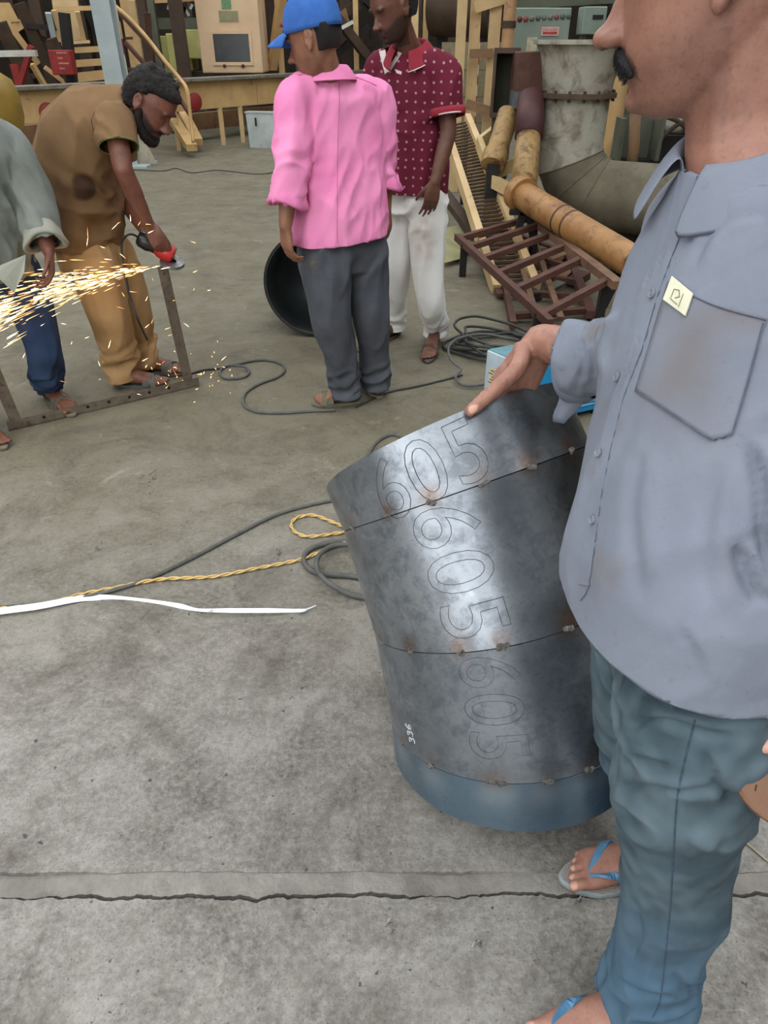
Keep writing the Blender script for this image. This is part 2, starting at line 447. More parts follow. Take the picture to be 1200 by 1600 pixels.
# tack welds: (seam index 1..3, pixel, size)
WELDS = [(3, 553, 830, .8), (3, 607, 805, .8), (3, 674, 779, 1.), (3, 755, 748, 1.), (3, 827, 724, 1.2), (3, 894, 707, 1.),
         (2, 597, 1003, .7), (2, 640, 1017, .9), (2, 719, 1014, 1.), (2, 786, 1007, 1.1), (2, 890, 977, 1.2),
         (1, 628, 1160, .9), (1, 675, 1197, 1.), (1, 768, 1222, 1.1), (1, 784, 1226, .9), (1, 857, 1221, 1.1), (1, 922, 1198, 1.3), (1, 944, 1188, .9)]
wp = []
for sm, px, py, sz in WELDS:
    a, s, p = pipe_ang(px, py, sm - 1)
    wp.append((pipe_pt(sm - 1, a, 1.)[0], sz, sm))
WP = np.array([w[0] for w in wp]); WS = np.array([w[1] for w in wp])
for seg in range(4):
    na, ns = 240, (14, 34, 34, 20)[seg]
    ang = np.linspace(0, 2 * PI, na, endpoint=False); R = []
    g = .0011
    L = np.linalg.norm(P_C[seg + 1] - P_C[seg])
    for k in range(ns + 1):
        s = k / ns; s = min(max(s, g / L if seg else 0), 1 - g / L if seg < 3 else 1)
        Q = pipe_pt(seg, ang, s)
        if seg == 3:   # top rim is slightly out of round with a dented corner at its left end
            Q = Q + np.outer(np.exp(-((ang - 5.75 + 2 * PI * (ang < 2)) / .25) ** 2) * s * .006, -P_D[3])
        # hand-rolled plate: faint flats
        r_ = Q - (P_C[seg] + np.outer((Q - P_C[seg]) @ P_D[seg], P_D[seg]))
        Q = Q + r_ / PR * (.0004 * np.sin(ang * 7 + seg * 2)[:, None] + .0002 * np.sin(ang * 13 + seg)[:, None])
        R.append(Q)
    inner = []
    for k in (ns, 0):
        s = k / ns; inner.append(pipe_pt(seg, ang, s, PR - .004))
    mb = MB().rings(R + inner + [R[0]], caps=False)
    V = mb.arr()
    dw = np.linalg.norm(V[:, None] - WP[None], axis=2)
    tint = np.zeros(len(V)); halo = np.zeros(len(V))
    for j in range(len(WP)):
        side = (V - WP[j]) @ P_D[min(seg, 3)]
        up = .022 * WS[j]
        q = np.exp(-(np.linalg.norm(V - (WP[j] + P_D[min(seg, 3)] * (.012 if wp[j][2] != 1 else .004)), axis=1) / up) ** 2)
        tint = np.maximum(tint, .85 * q * (1. if j % 3 else .7))
        if wp[j][2] == 1: halo = np.maximum(halo, .38 * np.exp(-((np.linalg.norm(V - (WP[j] - P_D[0] * .03), axis=1) - 0) / .035) ** 2))
    w = np.cross(P_D[seg], P_K)
    vr = V - P_C[seg]; va = np.arctan2(vr @ w, vr @ P_K)
    blue = np.full(len(V), 1. if seg == 0 else (.12 if seg == 1 else .05))
    # painted shade: dark band in the steel colour down the right flank
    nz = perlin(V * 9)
    flank_shade = np.clip((va - (1.15, 1.25, 1.12, 1.35)[seg] + .30 * nz) / .40, 0, 1) * np.clip((3.2 - va) / .4, 0, 1) * (.9 if seg in (1, 2) else (.8 if seg == 3 else .25))
    at_ = dict(tint=tint, halo=halo if seg < 2 else halo * 0, blue=blue, flank_shade=flank_shade)
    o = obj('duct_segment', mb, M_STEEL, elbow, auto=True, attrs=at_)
M_WELD = paint('weld_bead', (168, 166, 163), (92, 86, 80), 190, .30, .95, bump=.8, bscale=300)
rw = random.Random(4)
for p, sz, sm in wp:
    n = unit(p - (P_C[sm] + P_N[sm] * ((p - P_C[sm]) @ P_N[sm])))
    tg = unit(np.cross(n, P_N[sm])); mb = MB()
    for k in range(5):
        o_ = tg * rw.uniform(-.008, .008) * sz + P_N[sm] * rw.uniform(-.004, .004)
        r = rw.uniform(.0035, .0062) * sz
        mb.ball(p + o_ + n * .0005, r * 1.2, r, r * .65, tg, np.cross(n, tg), n, 10, 6)
    obj('tack_weld', mb, M_WELD, elbow, smooth=True)
# scribed cutting numbers and outlines
M_SCR = paint('scribed_line', (78, 74, 70), None, 50, .8, bump=0)
M_CHALK = paint('chalk', (214, 216, 214), (180, 182, 182), 200, .95, bump=0)
def text_outline(txt):
    cu = bpy.data.curves.new('t', 'FONT'); cu.body = txt; cu.size = 1.; cu.resolution_u = 4; cu.space_character = 1.05
    o = bpy.data.objects.new('t', cu); COL.objects.link(o)
    me = o.to_mesh(); me_v = np.array([v.co[:] for v in me.vertices])
    cnt = {}
    for p in me.polygons:
        for e in p.edge_keys: cnt[e] = cnt.get(e, 0) + 1
    ed = [e for e in cnt if cnt[e] == 1]; nb = {}
    for a, b in ed: nb.setdefault(a, []).append(b); nb.setdefault(b, []).append(a)
    loops = []; seen = set()
    for st in nb:
        if st in seen: continue
        lp = [st]; seen.add(st); cur = st
        while True:
            nx = [q for q in nb[cur] if q not in seen]
            if not nx: break
            cur = nx[0]; seen.add(cur); lp.append(cur)
        loops.append(me_v[lp + [st]][:, :2])
    o.to_mesh_clear(); bpy.data.objects.remove(o); bpy.data.curves.remove(cu)
    return loops
def scribe(name, loops, seg, px, py, h, rot, mat, r=.00065, dens=.012, sx=1.):
    """lay outlines on the surface; px,py = text centre; h = height in metres; rot = turn of the text up-direction away from the duct axis"""
    a0, s0, p0 = pipe_ang(px, py, seg); allp = np.concatenate(loops)
    ctr = (allp.min(0) + allp.max(0)) / 2; hh = allp[:, 1].max() - allp[:, 1].min(); mb = MB()
    D = P_D[seg]; w = np.cross(D, P_K); ax0 = (p0 - P_C[seg]) @ D
    for lp in loops:
        q = (lp - ctr) / hh * h; q = q * np.array([sx, 1]); pts = []
        for i in range(len(q) - 1):
            k = max(1, int(np.linalg.norm(q[i + 1] - q[i]) / dens))
            for j in range(k): pts.append(q[i] + (q[i + 1] - q[i]) * j / k)
        pts.append(q[-1]); pts = np.array(pts)
        x = pts[:, 0] * math.cos(rot) - pts[:, 1] * math.sin(rot); y = pts[:, 0] * math.sin(rot) + pts[:, 1] * math.cos(rot)
        an = a0 + x / PR
        Q = P_C[seg] + (PR + .0008) * (np.cos(an)[:, None] * P_K + np.sin(an)[:, None] * w) + (ax0 + y)[:, None] * D
        mb.tube(list(Q), r, 5, caps=False)
    return obj(name, mb, mat, elbow)
T605 = text_outline('605')
scribe('scribed_number', T605, 3, 664, 735, .128, .04, M_SCR, sx=.92)
scribe('scribed_number', T605, 2, 718, 893, .138, -PI / 2 + .02, M_SCR, sx=.95)
scribe('scribed_number', T605, 1, 772, 1108, .125, -PI / 2 - .02, paint('faint_scribe', (104, 106, 108), None, 50, .45, .6, bump=0), r=.0004, sx=.9)
# chalk figures are strokes, not outlines
def strokes(name, seg, px, py, h, rot, paths, mat, r): return scribe(name, [np.array(p, float) for p in paths], seg, px, py, h, rot, mat, r)
th = [(0, .9), (.25, 1), (.5, .85), (.45, .6), (.2, .52), (.5, .4), (.52, .12), (.25, 0), (0, .1)]
six = [(.5, .95), (.2, .8), (0, .4), (.1, .05), (.4, 0), (.52, .25), (.35, .45), (.08, .35)]
strokes('chalk_number', 1, 641, 1146, .022, PI / 2 + .15, [th, [(x + .75, y) for x, y in th], [(x + 1.5, y) for x, y in six]], M_CHALK, .0011)
# longitudinal plate joint and lap line on the right flank
mb = MB()
for seg, (x0, y0, x1, y1) in ((2, (858, 800, 905, 965)),):
    pts = []
    for k in range(14):
        a, s, p = pipe_ang(x0 + (x1 - x0) * k / 13, y0 + (y1 - y0) * k / 13, seg)
        pts.append(pipe_pt(seg, a, s, PR + .0004)[0])
    mb.tube(pts, .0013, 5)
obj('plate_joint', mb, M_SCR, elbow)
# ================================================================ people
def skin(name, base, dark, beard=(34, 26, 22), rough=.5):
    t = NT(name)
    col = t.mix(t.ramp(t.noise(18, 5, .6), [(.35, 0), (.7, 1)]), c(*base), c(*dark))
    col = t.mix(t.ramp(t.noise(160, 3, .6), [(.5, 0), (.75, .35)]), col, c(*(x * .7 for x in dark)))
    col = t.mix(t.attr('lip'), col, c(base[0] * .78, base[1] * .6, base[2] * .62))
    col = t.mix(t.attr('nail'), col, c(min(255, base[0] * 1.28), min(255, base[1] * 1.35), min(255, base[2] * 1.4)))
    bm = t.math('MULTIPLY', t.attr('beard'), t.ramp(t.noise(260, 3, .6), [(.25, .7), (.6, 1)]))
    col = t.mix(bm, col, c(*beard))
    n = t.bump(t.noise(330, 3, .6), .16, .002); n = t.bump(t.noise(60, 4, .6), .14, .004, n)
    m = t.out(col, rough, 0, n, .45)
    return m
def hair_mat(name, a=(26, 23, 22), b=(48, 43, 40)):
    t = NT(name)
    col = t.mix(t.noise(90, 5, .7, dist=1), c(*a), c(*b))
    return t.out(col, .6, 0, t.bump(t.noise(140, 4, .7, dist=1.5), .9, .01), .3)
M_HAIR = hair_mat('black_hair')
def cloth(name, base, var, scale=5, weave=900, rough=.85, masks=(), bump=.25, fuzz=.25):
    t = NT(name)
    col = t.mix(t.ramp(t.noise(scale, 5, .6), [(.35, 0), (.68, 1)]), c(*base), c(*var))
    sp = t.ramp(t.noise(70, 4, .7), [(.63, 0), (.72, .25)])
    col = t.mix(sp, col, c(*(x * .72 for x in var)))
    for an, cc in masks: col = t.mix(t.attr(an), col, c(*cc))
    n = t.bump(t.noise(weave, 2, .5), bump, .001); n = t.bump(t.noise(28, 5, .6), .22, .008, n)
    m = t.out(col, rough, 0, n, .2)
    return m

class Head:
    PROF = [(.121, .015, -.040, .022), (.112, .048, -.066, .046), (.095, .071, -.085, .061), (.07, .086, -.094, .071), (.045, .093, -.098, .0755),
            (.022, .0965, -.098, .0765), (.004, .090, -.096, .0755), (-.018, .0895, -.090, .0735), (-.04, .090, -.078, .0695), (-.058, .0905, -.062, .0655),
            (-.075, .088, -.048, .061), (-.092, .083, -.034, .054), (-.106, .080, -.018, .0455), (-.118, .070, .0, .033), (-.124, .055, .014, .018)]
    def __init__(s, hc, f, u, k=1.):
        s.c = np.asarray(hc, float); s.f = unit(f); u = np.asarray(u, float); s.u = unit(u - s.f * (u @ s.f)); s.r = np.cross(s.f, s.u); s.k = k
    def p(s, x, y, z): return s.c + s.k * (x * s.r + y * s.f + z * s.u)
    def ring(s, z, fr, bk, w, grow=0, n=36, e=2.25):
        t = np.linspace(0, 2 * PI, n, endpoint=False); cs, sn = np.cos(t), np.sin(t)
        ex = np.sign(cs) * np.abs(cs) ** (2 / e); ey = np.sign(sn) * np.abs(sn) ** (2 / e)
        cy = (fr * .35 + bk * .65)
        y = np.where(ey > 0, cy + ey * (fr + grow - cy), cy + ey * (cy - bk + grow))
        x = ex * (w + grow)
        return s.c + s.k * (x[:, None] * s.r + y[:, None] * s.f + np.full(n, z)[:, None] * s.u)
    def skull(s, mb):
        mb.rings([s.ring(*q) for q in s.PROF][::-1], True)
        k = s.k; B = lambda x, y, z, a, b, d: mb.ball(s.p(x, y, z), a * k, b * k, d * k, s.r, s.f, s.u, 12, 8)
        # nose
        R = []
        for z, y, w, dp in ((.022, .093, .007, .012), (.0, .0985, .0075, .016), (-.02, .108, .010, .022), (-.034, .117, .0135, .026), (-.043, .117, .014, .026), (-.051, .106, .0125, .018)):
            t = np.linspace(0, 2 * PI, 14, endpoint=False)
            R.append(np.array([s.p(w * math.cos(a), y - dp + dp * math.sin(a) if math.sin(a) > 0 else y - dp + dp * .6 * math.sin(a), z) for a in t]))
        mb.rings(R[::-1], True)
        B(0, .113, -.041, .0135, .012, .0115)
        for sx in (-1, 1):
            B(sx * .0145, .102, -.043, .0085, .013, .0095)      # nostril wings
            B(sx * .03, .0875, .021, .024, .0105, .0075)         # brow
        B(0, .0885, -.0665, .024, .0095, .0062); B(0, .0870, -.0785, .021, .0095, .0068)   # lips
        B(0, .0765, -.103, .021, .0125, .0135)                  # chin
        for sx in (-1, 1):                                       # ears
            e0 = s.p(sx * .0795, -.012, -.006)
            er = unit(sx * s.r * .9 - s.f * .35); eu = unit(s.u - s.f * .12); ef = unit(np.cross(eu, er))
            mb.ball(e0, .006 * k, .0175 * k, .0305 * k, er, ef, eu, 12, 10)
            pts = []
            for a in np.linspace(-2.4, 2.0, 15):
                pts.append(e0 + er * .006 * k - ef * math.copysign(1, np.dot(ef, s.f)) * 0 + k * (eu * .0295 * math.sin(a + .6) + unit(-s.f) * .0165 * math.cos(a + .6) * (1 if math.sin(a + .6) > -.3 else .8)))
            mb.tube(pts, .0042 * k, 8)
            mb.ball(e0 - eu * .030 * k + er * .003, .0055 * k, .009 * k, .010 * k, er, ef, eu, 10, 6)
    def finish(s, V):
        k = s.k
        for sx in (-1, 1):
            V = brush(V, s.p(sx * .031, .088, .004), .020 * k, -s.f * .0035 * k)
            V = brush(V, s.p(sx * .0165, .094, .006), .013 * k, -s.f * .006 * k)
            V = brush(V, s.p(sx * .0075, .106, -.0525), .0062 * k, s.u * .007 * k)        # nostrils
            V = brush(V, s.p(sx * .083, -.006, -.004), .011 * k, -sx * s.r * .006 * k)    # ear bowl
            V = brush(V, s.p(sx * .0225, .094, -.040), .009 * k, -s.f * .0045 * k)         # groove behind the wing
            V = brush(V, s.p(sx * .022, .094, -.055), .016 * k, -s.f * .0022 * k)         # nasolabial
        V = brush(V, s.p(0, .0985, -.0725), .006 * k, -s.f * .003 * k)
        V = brush(V, s.p(.0, .093, -.0905), .015 * k, -s.f * .003 * k)
        return V
    def local(s, V):
        d = (V - s.c) / s.k
        return d @ s.r, d @ s.f, d @ s.u
    def masks(s, V, beard=0., moustache=True, stubble=0.):
        x, y, z = s.local(V)
        inh = (np.abs(x) < .12) & (np.abs(y) < .16) & (np.abs(z) < .15)
        lip = np.exp(-(((z + .0715) / .0105) ** 4)) * np.exp(-((x / .025) ** 4)) * (y > .078) * inh
        br = np.zeros(len(V))
        if moustache:
            zc = -.0565 - .22 * np.abs(x) - 5.0 * x * x
            br = np.maximum(br, np.exp(-(((z - zc) / .0085) ** 4)) * (np.abs(x) < .036) * (y > .06) * inh)
        if beard:
            lim = -.022 - .55 * np.clip(y - .03, 0, 1) - .1 * np.clip(-y, 0, .1)
            jaw = np.clip((lim - z + .006 * perlin(V * 90)) / .014, 0, 1) * (z > -.15) * (y > -.022) * inh
            mouth = np.exp(-(((z + .0715) / .011) ** 4)) * np.exp(-((x / .027) ** 4)) * (y > .07)
            br = np.maximum(br, beard * jaw * (1 - mouth) )
        if stubble:
            lim = -.03 - .35 * np.clip(y - .02, 0, 1)
            br = np.maximum(br, stubble * np.clip((lim - z) / .03, 0, 1) * (y > -.02) * (z > -.15) * inh)
        # eyebrows
        eb = np.exp(-(((z - .0235 + 6 * (np.abs(x) - .03) ** 2) / .0042) ** 4)) * np.exp(-(((np.abs(x) - .032) / .021) ** 6)) * (y > .06) * inh
        el = np.exp(-(((z + .0035) / .0016) ** 2)) * np.exp(-(((np.abs(x) - .031) / .0125) ** 6)) * (y > .07) * inh
        return dict(lip=lip, beard=np.maximum(br, np.maximum(eb * .9, el * .95)))
    def hair(s, mb, grow=.011, low=-.05, front=.062, high=.1205):
        """hair cap: crown, sides above the ears, back of the head"""
        R = []
        zs = np.linspace(low, high, 14)
        P = np.array(s.PROF)[::-1]
        for z in zs:
            fr = np.interp(z, P[:, 0], P[:, 1]); bk = np.interp(z, P[:, 0], P[:, 2]); w = np.interp(z, P[:, 0], P[:, 3])
            lim = front if z > .055 else (-.018 if z < .0 else -.018 + (front - .018) * max(0, (z - .0) / .055) ** 1.6)
            if z > .075: lim = fr
            R.append(s.ring(z, min(fr, lim) + (0 if z < .075 else .0), bk, w, grow if z < .115 else grow))
        top = s.ring(.121 + grow, .0, -.03, .01, .0)
        mb.rings(R + ([top] if high > .1 else []), True)

def finger(mb, base, d, n, lens, r, curl):
    """chain of phalanges that bends toward palm normal n"""
    p = np.asarray(base, float); d = unit(d); n = unit(n - d * (n @ d)); ax = np.cross(d, n); pts = [p - d * .02]; pts.append(p)
    for L, cv in zip(lens, curl):
        d = rodr(d, ax, cv); p = p + d * L; pts.append(p)
    rr = [r * 1.05, r * 1.05] + [r * (1 - .09 * i) for i in range(1, len(lens) + 1)]
    Q, S = spline(pts, rr, 3)
    mb.tube(Q, S, 9); mb.ball(pts[-1], rr[-1], n=9, m=6); mb.ball(pts[1], r * 1.14, n=9, m=6)
    return pts[-1], d
def hand(mb, wr, d, n, side, curl=.35, k=1., spread=.06, thumb=None, thumb_len=(.042, .032, .026)):
    """wr wrist, d toward fingers, n palm normal, side = unit vector toward the thumb"""
    d = unit(d); n = unit(n - d * (n @ d)); s = unit(np.asarray(side, float) - d * np.dot(side, d) - n * np.dot(side, n))
    cu = (curl, curl * 1.1, curl * .8) if np.isscalar(curl) else curl
    S = []
    for q, w, th in ((-.015, .027, .0215), (.012, .031, .0195), (.04, .038, .0165), (.07, .0425, .0145), (.092, .041, .012)):
        S.append((wr + d * q * k + s * .002, s, w * k, th * k, d))
    mb.loft(S, 16, 2.6)
    mb.ball(wr + k * (d * .038 + s * .024 + n * .010), .017 * k, .03 * k, .014 * k, s, d, n, 10, 8)
    tips = []
    for i, (o, L) in enumerate(((.030, 1.), (.0105, 1.1), (-.0095, 1.03), (-.028, .84))):
        b = wr + k * (d * (.092 - .004 * abs(i - 1)) + s * o)
        tp, td = finger(mb, b, d + s * spread * (1.2 - i) * .8, n, [.043 * L * k, .027 * L * k, .022 * L * k], .0088 * k, [cc * (1 + .12 * i) for cc in cu])
        tips.append((tp, td))
    if thumb is None:
        b = wr + k * (d * .028 + s * .033 + n * .008)
        tp, td = finger(mb, b, d * .75 + s * .6 + n * .25, unit(n * .4 - s), [x * k for x in thumb_len[:2]] + [thumb_len[2] * k * .6], .0105 * k, (.15, .2, .15))
    else:
        pts = [wr + k * (d * .02 + s * .024)] + [np.asarray(q, float) for q in thumb]
        mb.tube(*spline(pts, [.018 * k] + [.0148 * k, .0128 * k, .0118 * k, .0098 * k][:len(thumb)], 4), n=10); mb.ball(pts[-1], .0098 * k); tp = pts[-1]
    tips.append((tp, d))
    return tips
def foot(mb, ank, toe, k=1., lift=0.):
    """bare foot: ank ankle joint (above the heel), toe = ground point at the tip of the toes"""
    ank = np.asarray(ank, float); toe = np.asarray(toe, float)
    f = toe - ank; f[2] = 0; L = np.linalg.norm(f); f = unit(f); s = np.cross(f, A(0, 0, 1)); z0 = toe[2]
    B = lambda q, z: np.array([ank[0], ank[1], 0]) + f * q + A(0, 0, z0 + z)
    mb.loft([(B(-.055, .03), s, .018, .02, f), (B(-.045, .034), s, .029, .032, f), (B(-.01, .042), s, .033, .041, f), (B(.05, .040), s, .035, .038, f),
             (B(L * .55, .031), s, .042, .028, f), (B(L * .74, .022), s, .047, .019, f), (B(L * .84, .017), s, .044, .014, f)], 18, 2.4)
    mb.tube([ank + A(0, 0, .08), ank, B(-.008, .045)], [.037, .034, .036], 12, smooth=3)
    return f, s, L
def toes(mb, ank, toe, inner, tilt=0.):
    """inner = sign of the big-toe side along s"""
    ank = np.asarray(ank, float); toe = np.asarray(toe, float)
    f = toe - ank; f[2] = 0; L = np.linalg.norm(f); f = unit(f); s = np.cross(f, A(0, 0, 1)) * inner; nl = []
    for i, (o, e, r) in enumerate(((.031, 1.0, .0118), (.010, .985, .0085), (-.008, .95, .0082), (-.0235, .91, .0078), (-.037, .86, .0078))):
        a = np.array([ank[0], ank[1], toe[2] + .016]) + f * L * .78 + s * o; b = np.array([ank[0], ank[1], toe[2] + r + .001]) + f * (L * e - .006) + s * (o * 1.06)
        mb.tube(*spline([a - f * .02, a, (a + b) / 2 + A(0, 0, .004), b], [r, r, r * .95, r], 3), n=9); mb.ball(b, r, n=9, m=6)
        nl.append((b + A(0, 0, r * .7) + f * .003, r))
    return nl
def sandal(parent, ank, toe, inner, msole, mstrap, kind='thong', mfoot=None, th=.018):
    ank = np.asarray(ank, float); toe = np.asarray(toe, float)
    f = toe - ank; f[2] = 0; L = np.linalg.norm(f); f = unit(f); s = np.cross(f, A(0, 0, 1)) * inner; z = toe[2]
    o0 = np.array([ank[0], ank[1], 0.])
    n = 36; out = []
    for i in range(n):
        a = 2 * PI * i / n; q = (math.cos(a) + 1) / 2
        ln = -.068 + q * (L + .068 + .014); w = np.interp(q, (0, .08, .3, .55, .75, .92, 1), (.030, .036, .037, .042, .052, .047, .03))
        out.append(o0 + f * ln + s * (w * math.copysign(abs(math.sin(a)) ** .75, math.sin(a)) + .003 * math.sin(q * 3)))
    out = np.array(out); R = []
    for zz, g in ((z - th, -.002), (z - th + .003, 0), (z - .004, .001), (z, -.001)):
        q = out + (out - out.mean(0)) * g * 12; q[:, 2] = zz; R.append(q)
    sd = obj('sandal', MB().rings(R), msole, parent, auto=True)
    if mfoot is not None:
        q = out + (out - out.mean(0)) * -.03; q1 = q.copy(); q[:, 2] = z - .0005; q1[:, 2] = z + .0012
        obj('footbed', MB().rings([q, q1]), mfoot, sd)
    mb = MB()
    def band(pts, w, t):
        P, _ = spline(pts, None, 5); R = []
        for i in range(len(P)):
            T = unit(P[min(i + 1, len(P) - 1)] - P[max(i - 1, 0)]); up = unit(A(0, 0, 1) - T * T[2]) if abs(T[2]) < .95 else s
            sd_ = unit(f - T * (f @ T))
            nn = np.cross(T, sd_)
            R.append(np.array([P[i] + sd_ * w + nn * t, P[i] - sd_ * w + nn * t, P[i] - sd_ * w - nn * t, P[i] + sd_ * w - nn * t]))
        mb.rings(R)
    def pt(q, o, h): return o0 + f * L * q + s * o + A(0, 0, z + h)
    if kind == 'thong':
        k = pt(.80, .018, .026)
        for o in (-.046, .043):
            band([k, pt(.70, .5 * o + .010, .046), pt(.55, .9 * o, .045), pt(.40, o * .98, .004)], .0075, .003)
        mb.tube([k + A(0, 0, .004), pt(.81, .019, .0)], .0035, 8)
    else:   # broad crossing straps over the instep
        band([pt(.70, .050, .002), pt(.66, .040, .034), pt(.62, .0, .052), pt(.58, -.036, .036), pt(.54, -.044, .002)], .018, .0025)
        band([pt(.52, .044, .002), pt(.58, .038, .040), pt(.64, .0, .050), pt(.70, -.04, .032), pt(.74, -.052, .002)], .016, .0028)
        band([pt(.80, .018, .004), pt(.77, .018, .026), pt(.70, .016, .042)], .006, .003)
        if kind == 'back':
            band([pt(.40, .040, .004), pt(.15, .042, .05), pt(-.16, .03, .05), pt(-.24, 0, .045), pt(-.16, -.03, .05), pt(.15, -.042, .05), pt(.40, -.04, .004)], .009, .0025)
    obj('strap', mb, mstrap, sd, smooth=False)
    return sd
def limb(mb, pts, rad, n=14, k=5, caps=True):
    Q, S = spline(pts, rad, k); mb.tube(Q, S, n); mb.ball(pts[0], rad[0], n=n, m=8); mb.ball(pts[-1], rad[-1], n=n, m=8)
from mathutils.bvhtree import BVHTree
def project(P):
    d = np.asarray(P) - _C; z = d @ _FW
    return np.stack([600 + FPX * d[..., 0] / z, 800 - FPX * (d @ _UP) / z], -1)
def bvh_of(V, F): return BVHTree.FromPolygons([tuple(v) for v in V], [tuple(int(i) for i in f) for f in F])
def on(bvh, px, py, off=0.):
    d = unit(ray(px, py)); h = bvh.ray_cast(Vector(_C), Vector(d))
    if h[0] is None: return None, None
    n = np.array(h[1]);
    if n @ d > 0: n = -n
    return np.array(h[0]) + n * off, n
def surf_line(bvh, pts, r, off=.0005, k=6, wobble=0., n=6):
    P, _ = spline([A(x, y, 0) for x, y in pts], None, k); Q = []
    for i, p in enumerate(P):
        q, nn = on(bvh, p[0] + wobble * math.sin(i * 1.9) * math.sin(i * .37), p[1], off)
        if q is not None: Q.append(q)
    return MB().tube(Q, r, n)
def crease(V, F, lines, N=None):
    """press sharp folds into cloth along polylines: (pixel points, width px, depth m)"""
    N = normals(V, F); q = project(V); face = ((_C - V) * N).sum(1) > 0; d = np.zeros(len(V))
    for pts, w, dep in lines:
        P, _ = spline([A(x, y, 0) for x, y in pts], None, 5); P = np.array(P)[:, :2]; best = np.full(len(V), 1e9); sd = np.zeros(len(V)); tt = np.zeros(len(V))
        for i in range(len(P) - 1):
            a, b = P[i], P[i + 1]; ab = b - a; t = np.clip(((q - a) @ ab) / (ab @ ab + 1e-9), 0, 1); r = q - (a + t[:, None] * ab); dist = np.linalg.norm(r, axis=1)
            m = dist < best; best[m] = dist[m]; sd[m] = (ab[0] * r[m, 1] - ab[1] * r[m, 0]) / (np.linalg.norm(ab) + 1e-9); tt[m] = (i + t[m]) / (len(P) - 1)
        e = np.clip(np.minimum(tt, 1 - tt) * 5, 0, 1)
        # a valley with a rolled ridge on its upper side
        d += e * dep * (-np.exp(-(best / w) ** 2) + .75 * np.exp(-((sd + 1.9 * w) / (1.3 * w)) ** 2) * (best < 5 * w))
    return V + N * (d * face)[:, None]
def surf_patch(bvh, top, bottom, nu=14, nv=14, off=.003):
    """cloth patch sewn on a surface; top and bottom are pixel polylines running the same way"""
    def samp(pl, n):
        pl = np.array(pl, float); s = np.r_[0, np.cumsum(np.linalg.norm(np.diff(pl, axis=0), axis=1))]; t = np.linspace(0, s[-1], n)
        return np.stack([np.interp(t, s, pl[:, 0]), np.interp(t, s, pl[:, 1])], 1)
    T, B = samp(top, nu), samp(bottom, nu); V = []
    for j in range(nv):
        for i in range(nu):
            q = T[i] + (B[i] - T[i]) * j / (nv - 1)
            p, n = on(bvh, *q)
            V.append(None if p is None else (p, n))
    ok = [k for k in range(nu * nv) if V[k] is not None]
    for k in range(nu * nv):
        if V[k] is None: V[k] = V[min(ok, key=lambda m: (m // nu - k // nu) ** 2 + (m % nu - k % nu) ** 2)]
    V, W = [p + n * off for p, n in V], [p - n * .002 for p, n in V]
    F = []; N = nu * nv
    for j in range(nv - 1):
        for i in range(nu - 1):
            a = j * nu + i; F.append((a, a + nu, a + nu + 1, a + 1))
    rim = [i for i in range(nu)] + [j * nu + nu - 1 for j in range(1, nv)] + [(nv - 1) * nu + i for i in range(nu - 2, -1, -1)] + [j * nu for j in range(nv - 2, 0, -1)]
    for a, b in zip(rim, rim[1:] + rim[:1]): F.append((a, b, b + N, a + N))
    return MB().add(V + W, F)
def collar(mb, cen, lat, fwd, up, rw, rd, stand=.028, fall=.045, gap=.35, point=.03, flare=.02, n=40, th=.0022):
    """folded shirt collar, open at the front by the angle gap on each side"""
    lat, fwd, up = map(unit, (lat, fwd, up)); R = []
    for i in range(n + 1):
        a = gap + (2 * PI - 2 * gap) * i / n
        e = min(i, n - i) / n; pt = point * max(0, 1 - e / .16) ** 1.5
        d = fwd * math.cos(a) * rd + lat * math.sin(a) * rw; o = unit(d); dip = -.022 * max(0, math.cos(a)) * up
        q = [cen + d * .98 - up * .006 + dip, cen + d + up * stand * .6 + dip, cen + d * 1.03 + up * stand + dip + o * .002, cen + d * 1.06 + up * stand * .9 + o * .009 + dip,
             cen + d * 1.1 + o * (.014 + flare * .5) + up * (stand - fall * .5) + dip, cen + d * 1.12 + o * (.017 + flare) + up * (stand - fall) - up * pt * .8 + fwd * pt * .5 + dip]
        R.append(q)
    R = np.array(R); V = []; m = R.shape[1]
    for i in range(n + 1):
        for j in range(m): V.append(R[i, j])
    F = [(i * m + j, (i + 1) * m + j, (i + 1) * m + j + 1, i * m + j + 1) for i in range(n) for j in range(m - 1)]
    return mb.add(V, F)
def collar_obj(parent, mat, th=.0025, **kw):
    mb = MB(); collar(mb, **kw); o = obj('collar', mb, mat, parent, smooth=True)
    m = o.modifiers.new('solid', 'SOLIDIFY'); m.thickness = th; m.offset = 0
    m = o.modifiers.new('sub', 'SUBSURF'); m.levels = 1; m.render_levels = 1
    return o

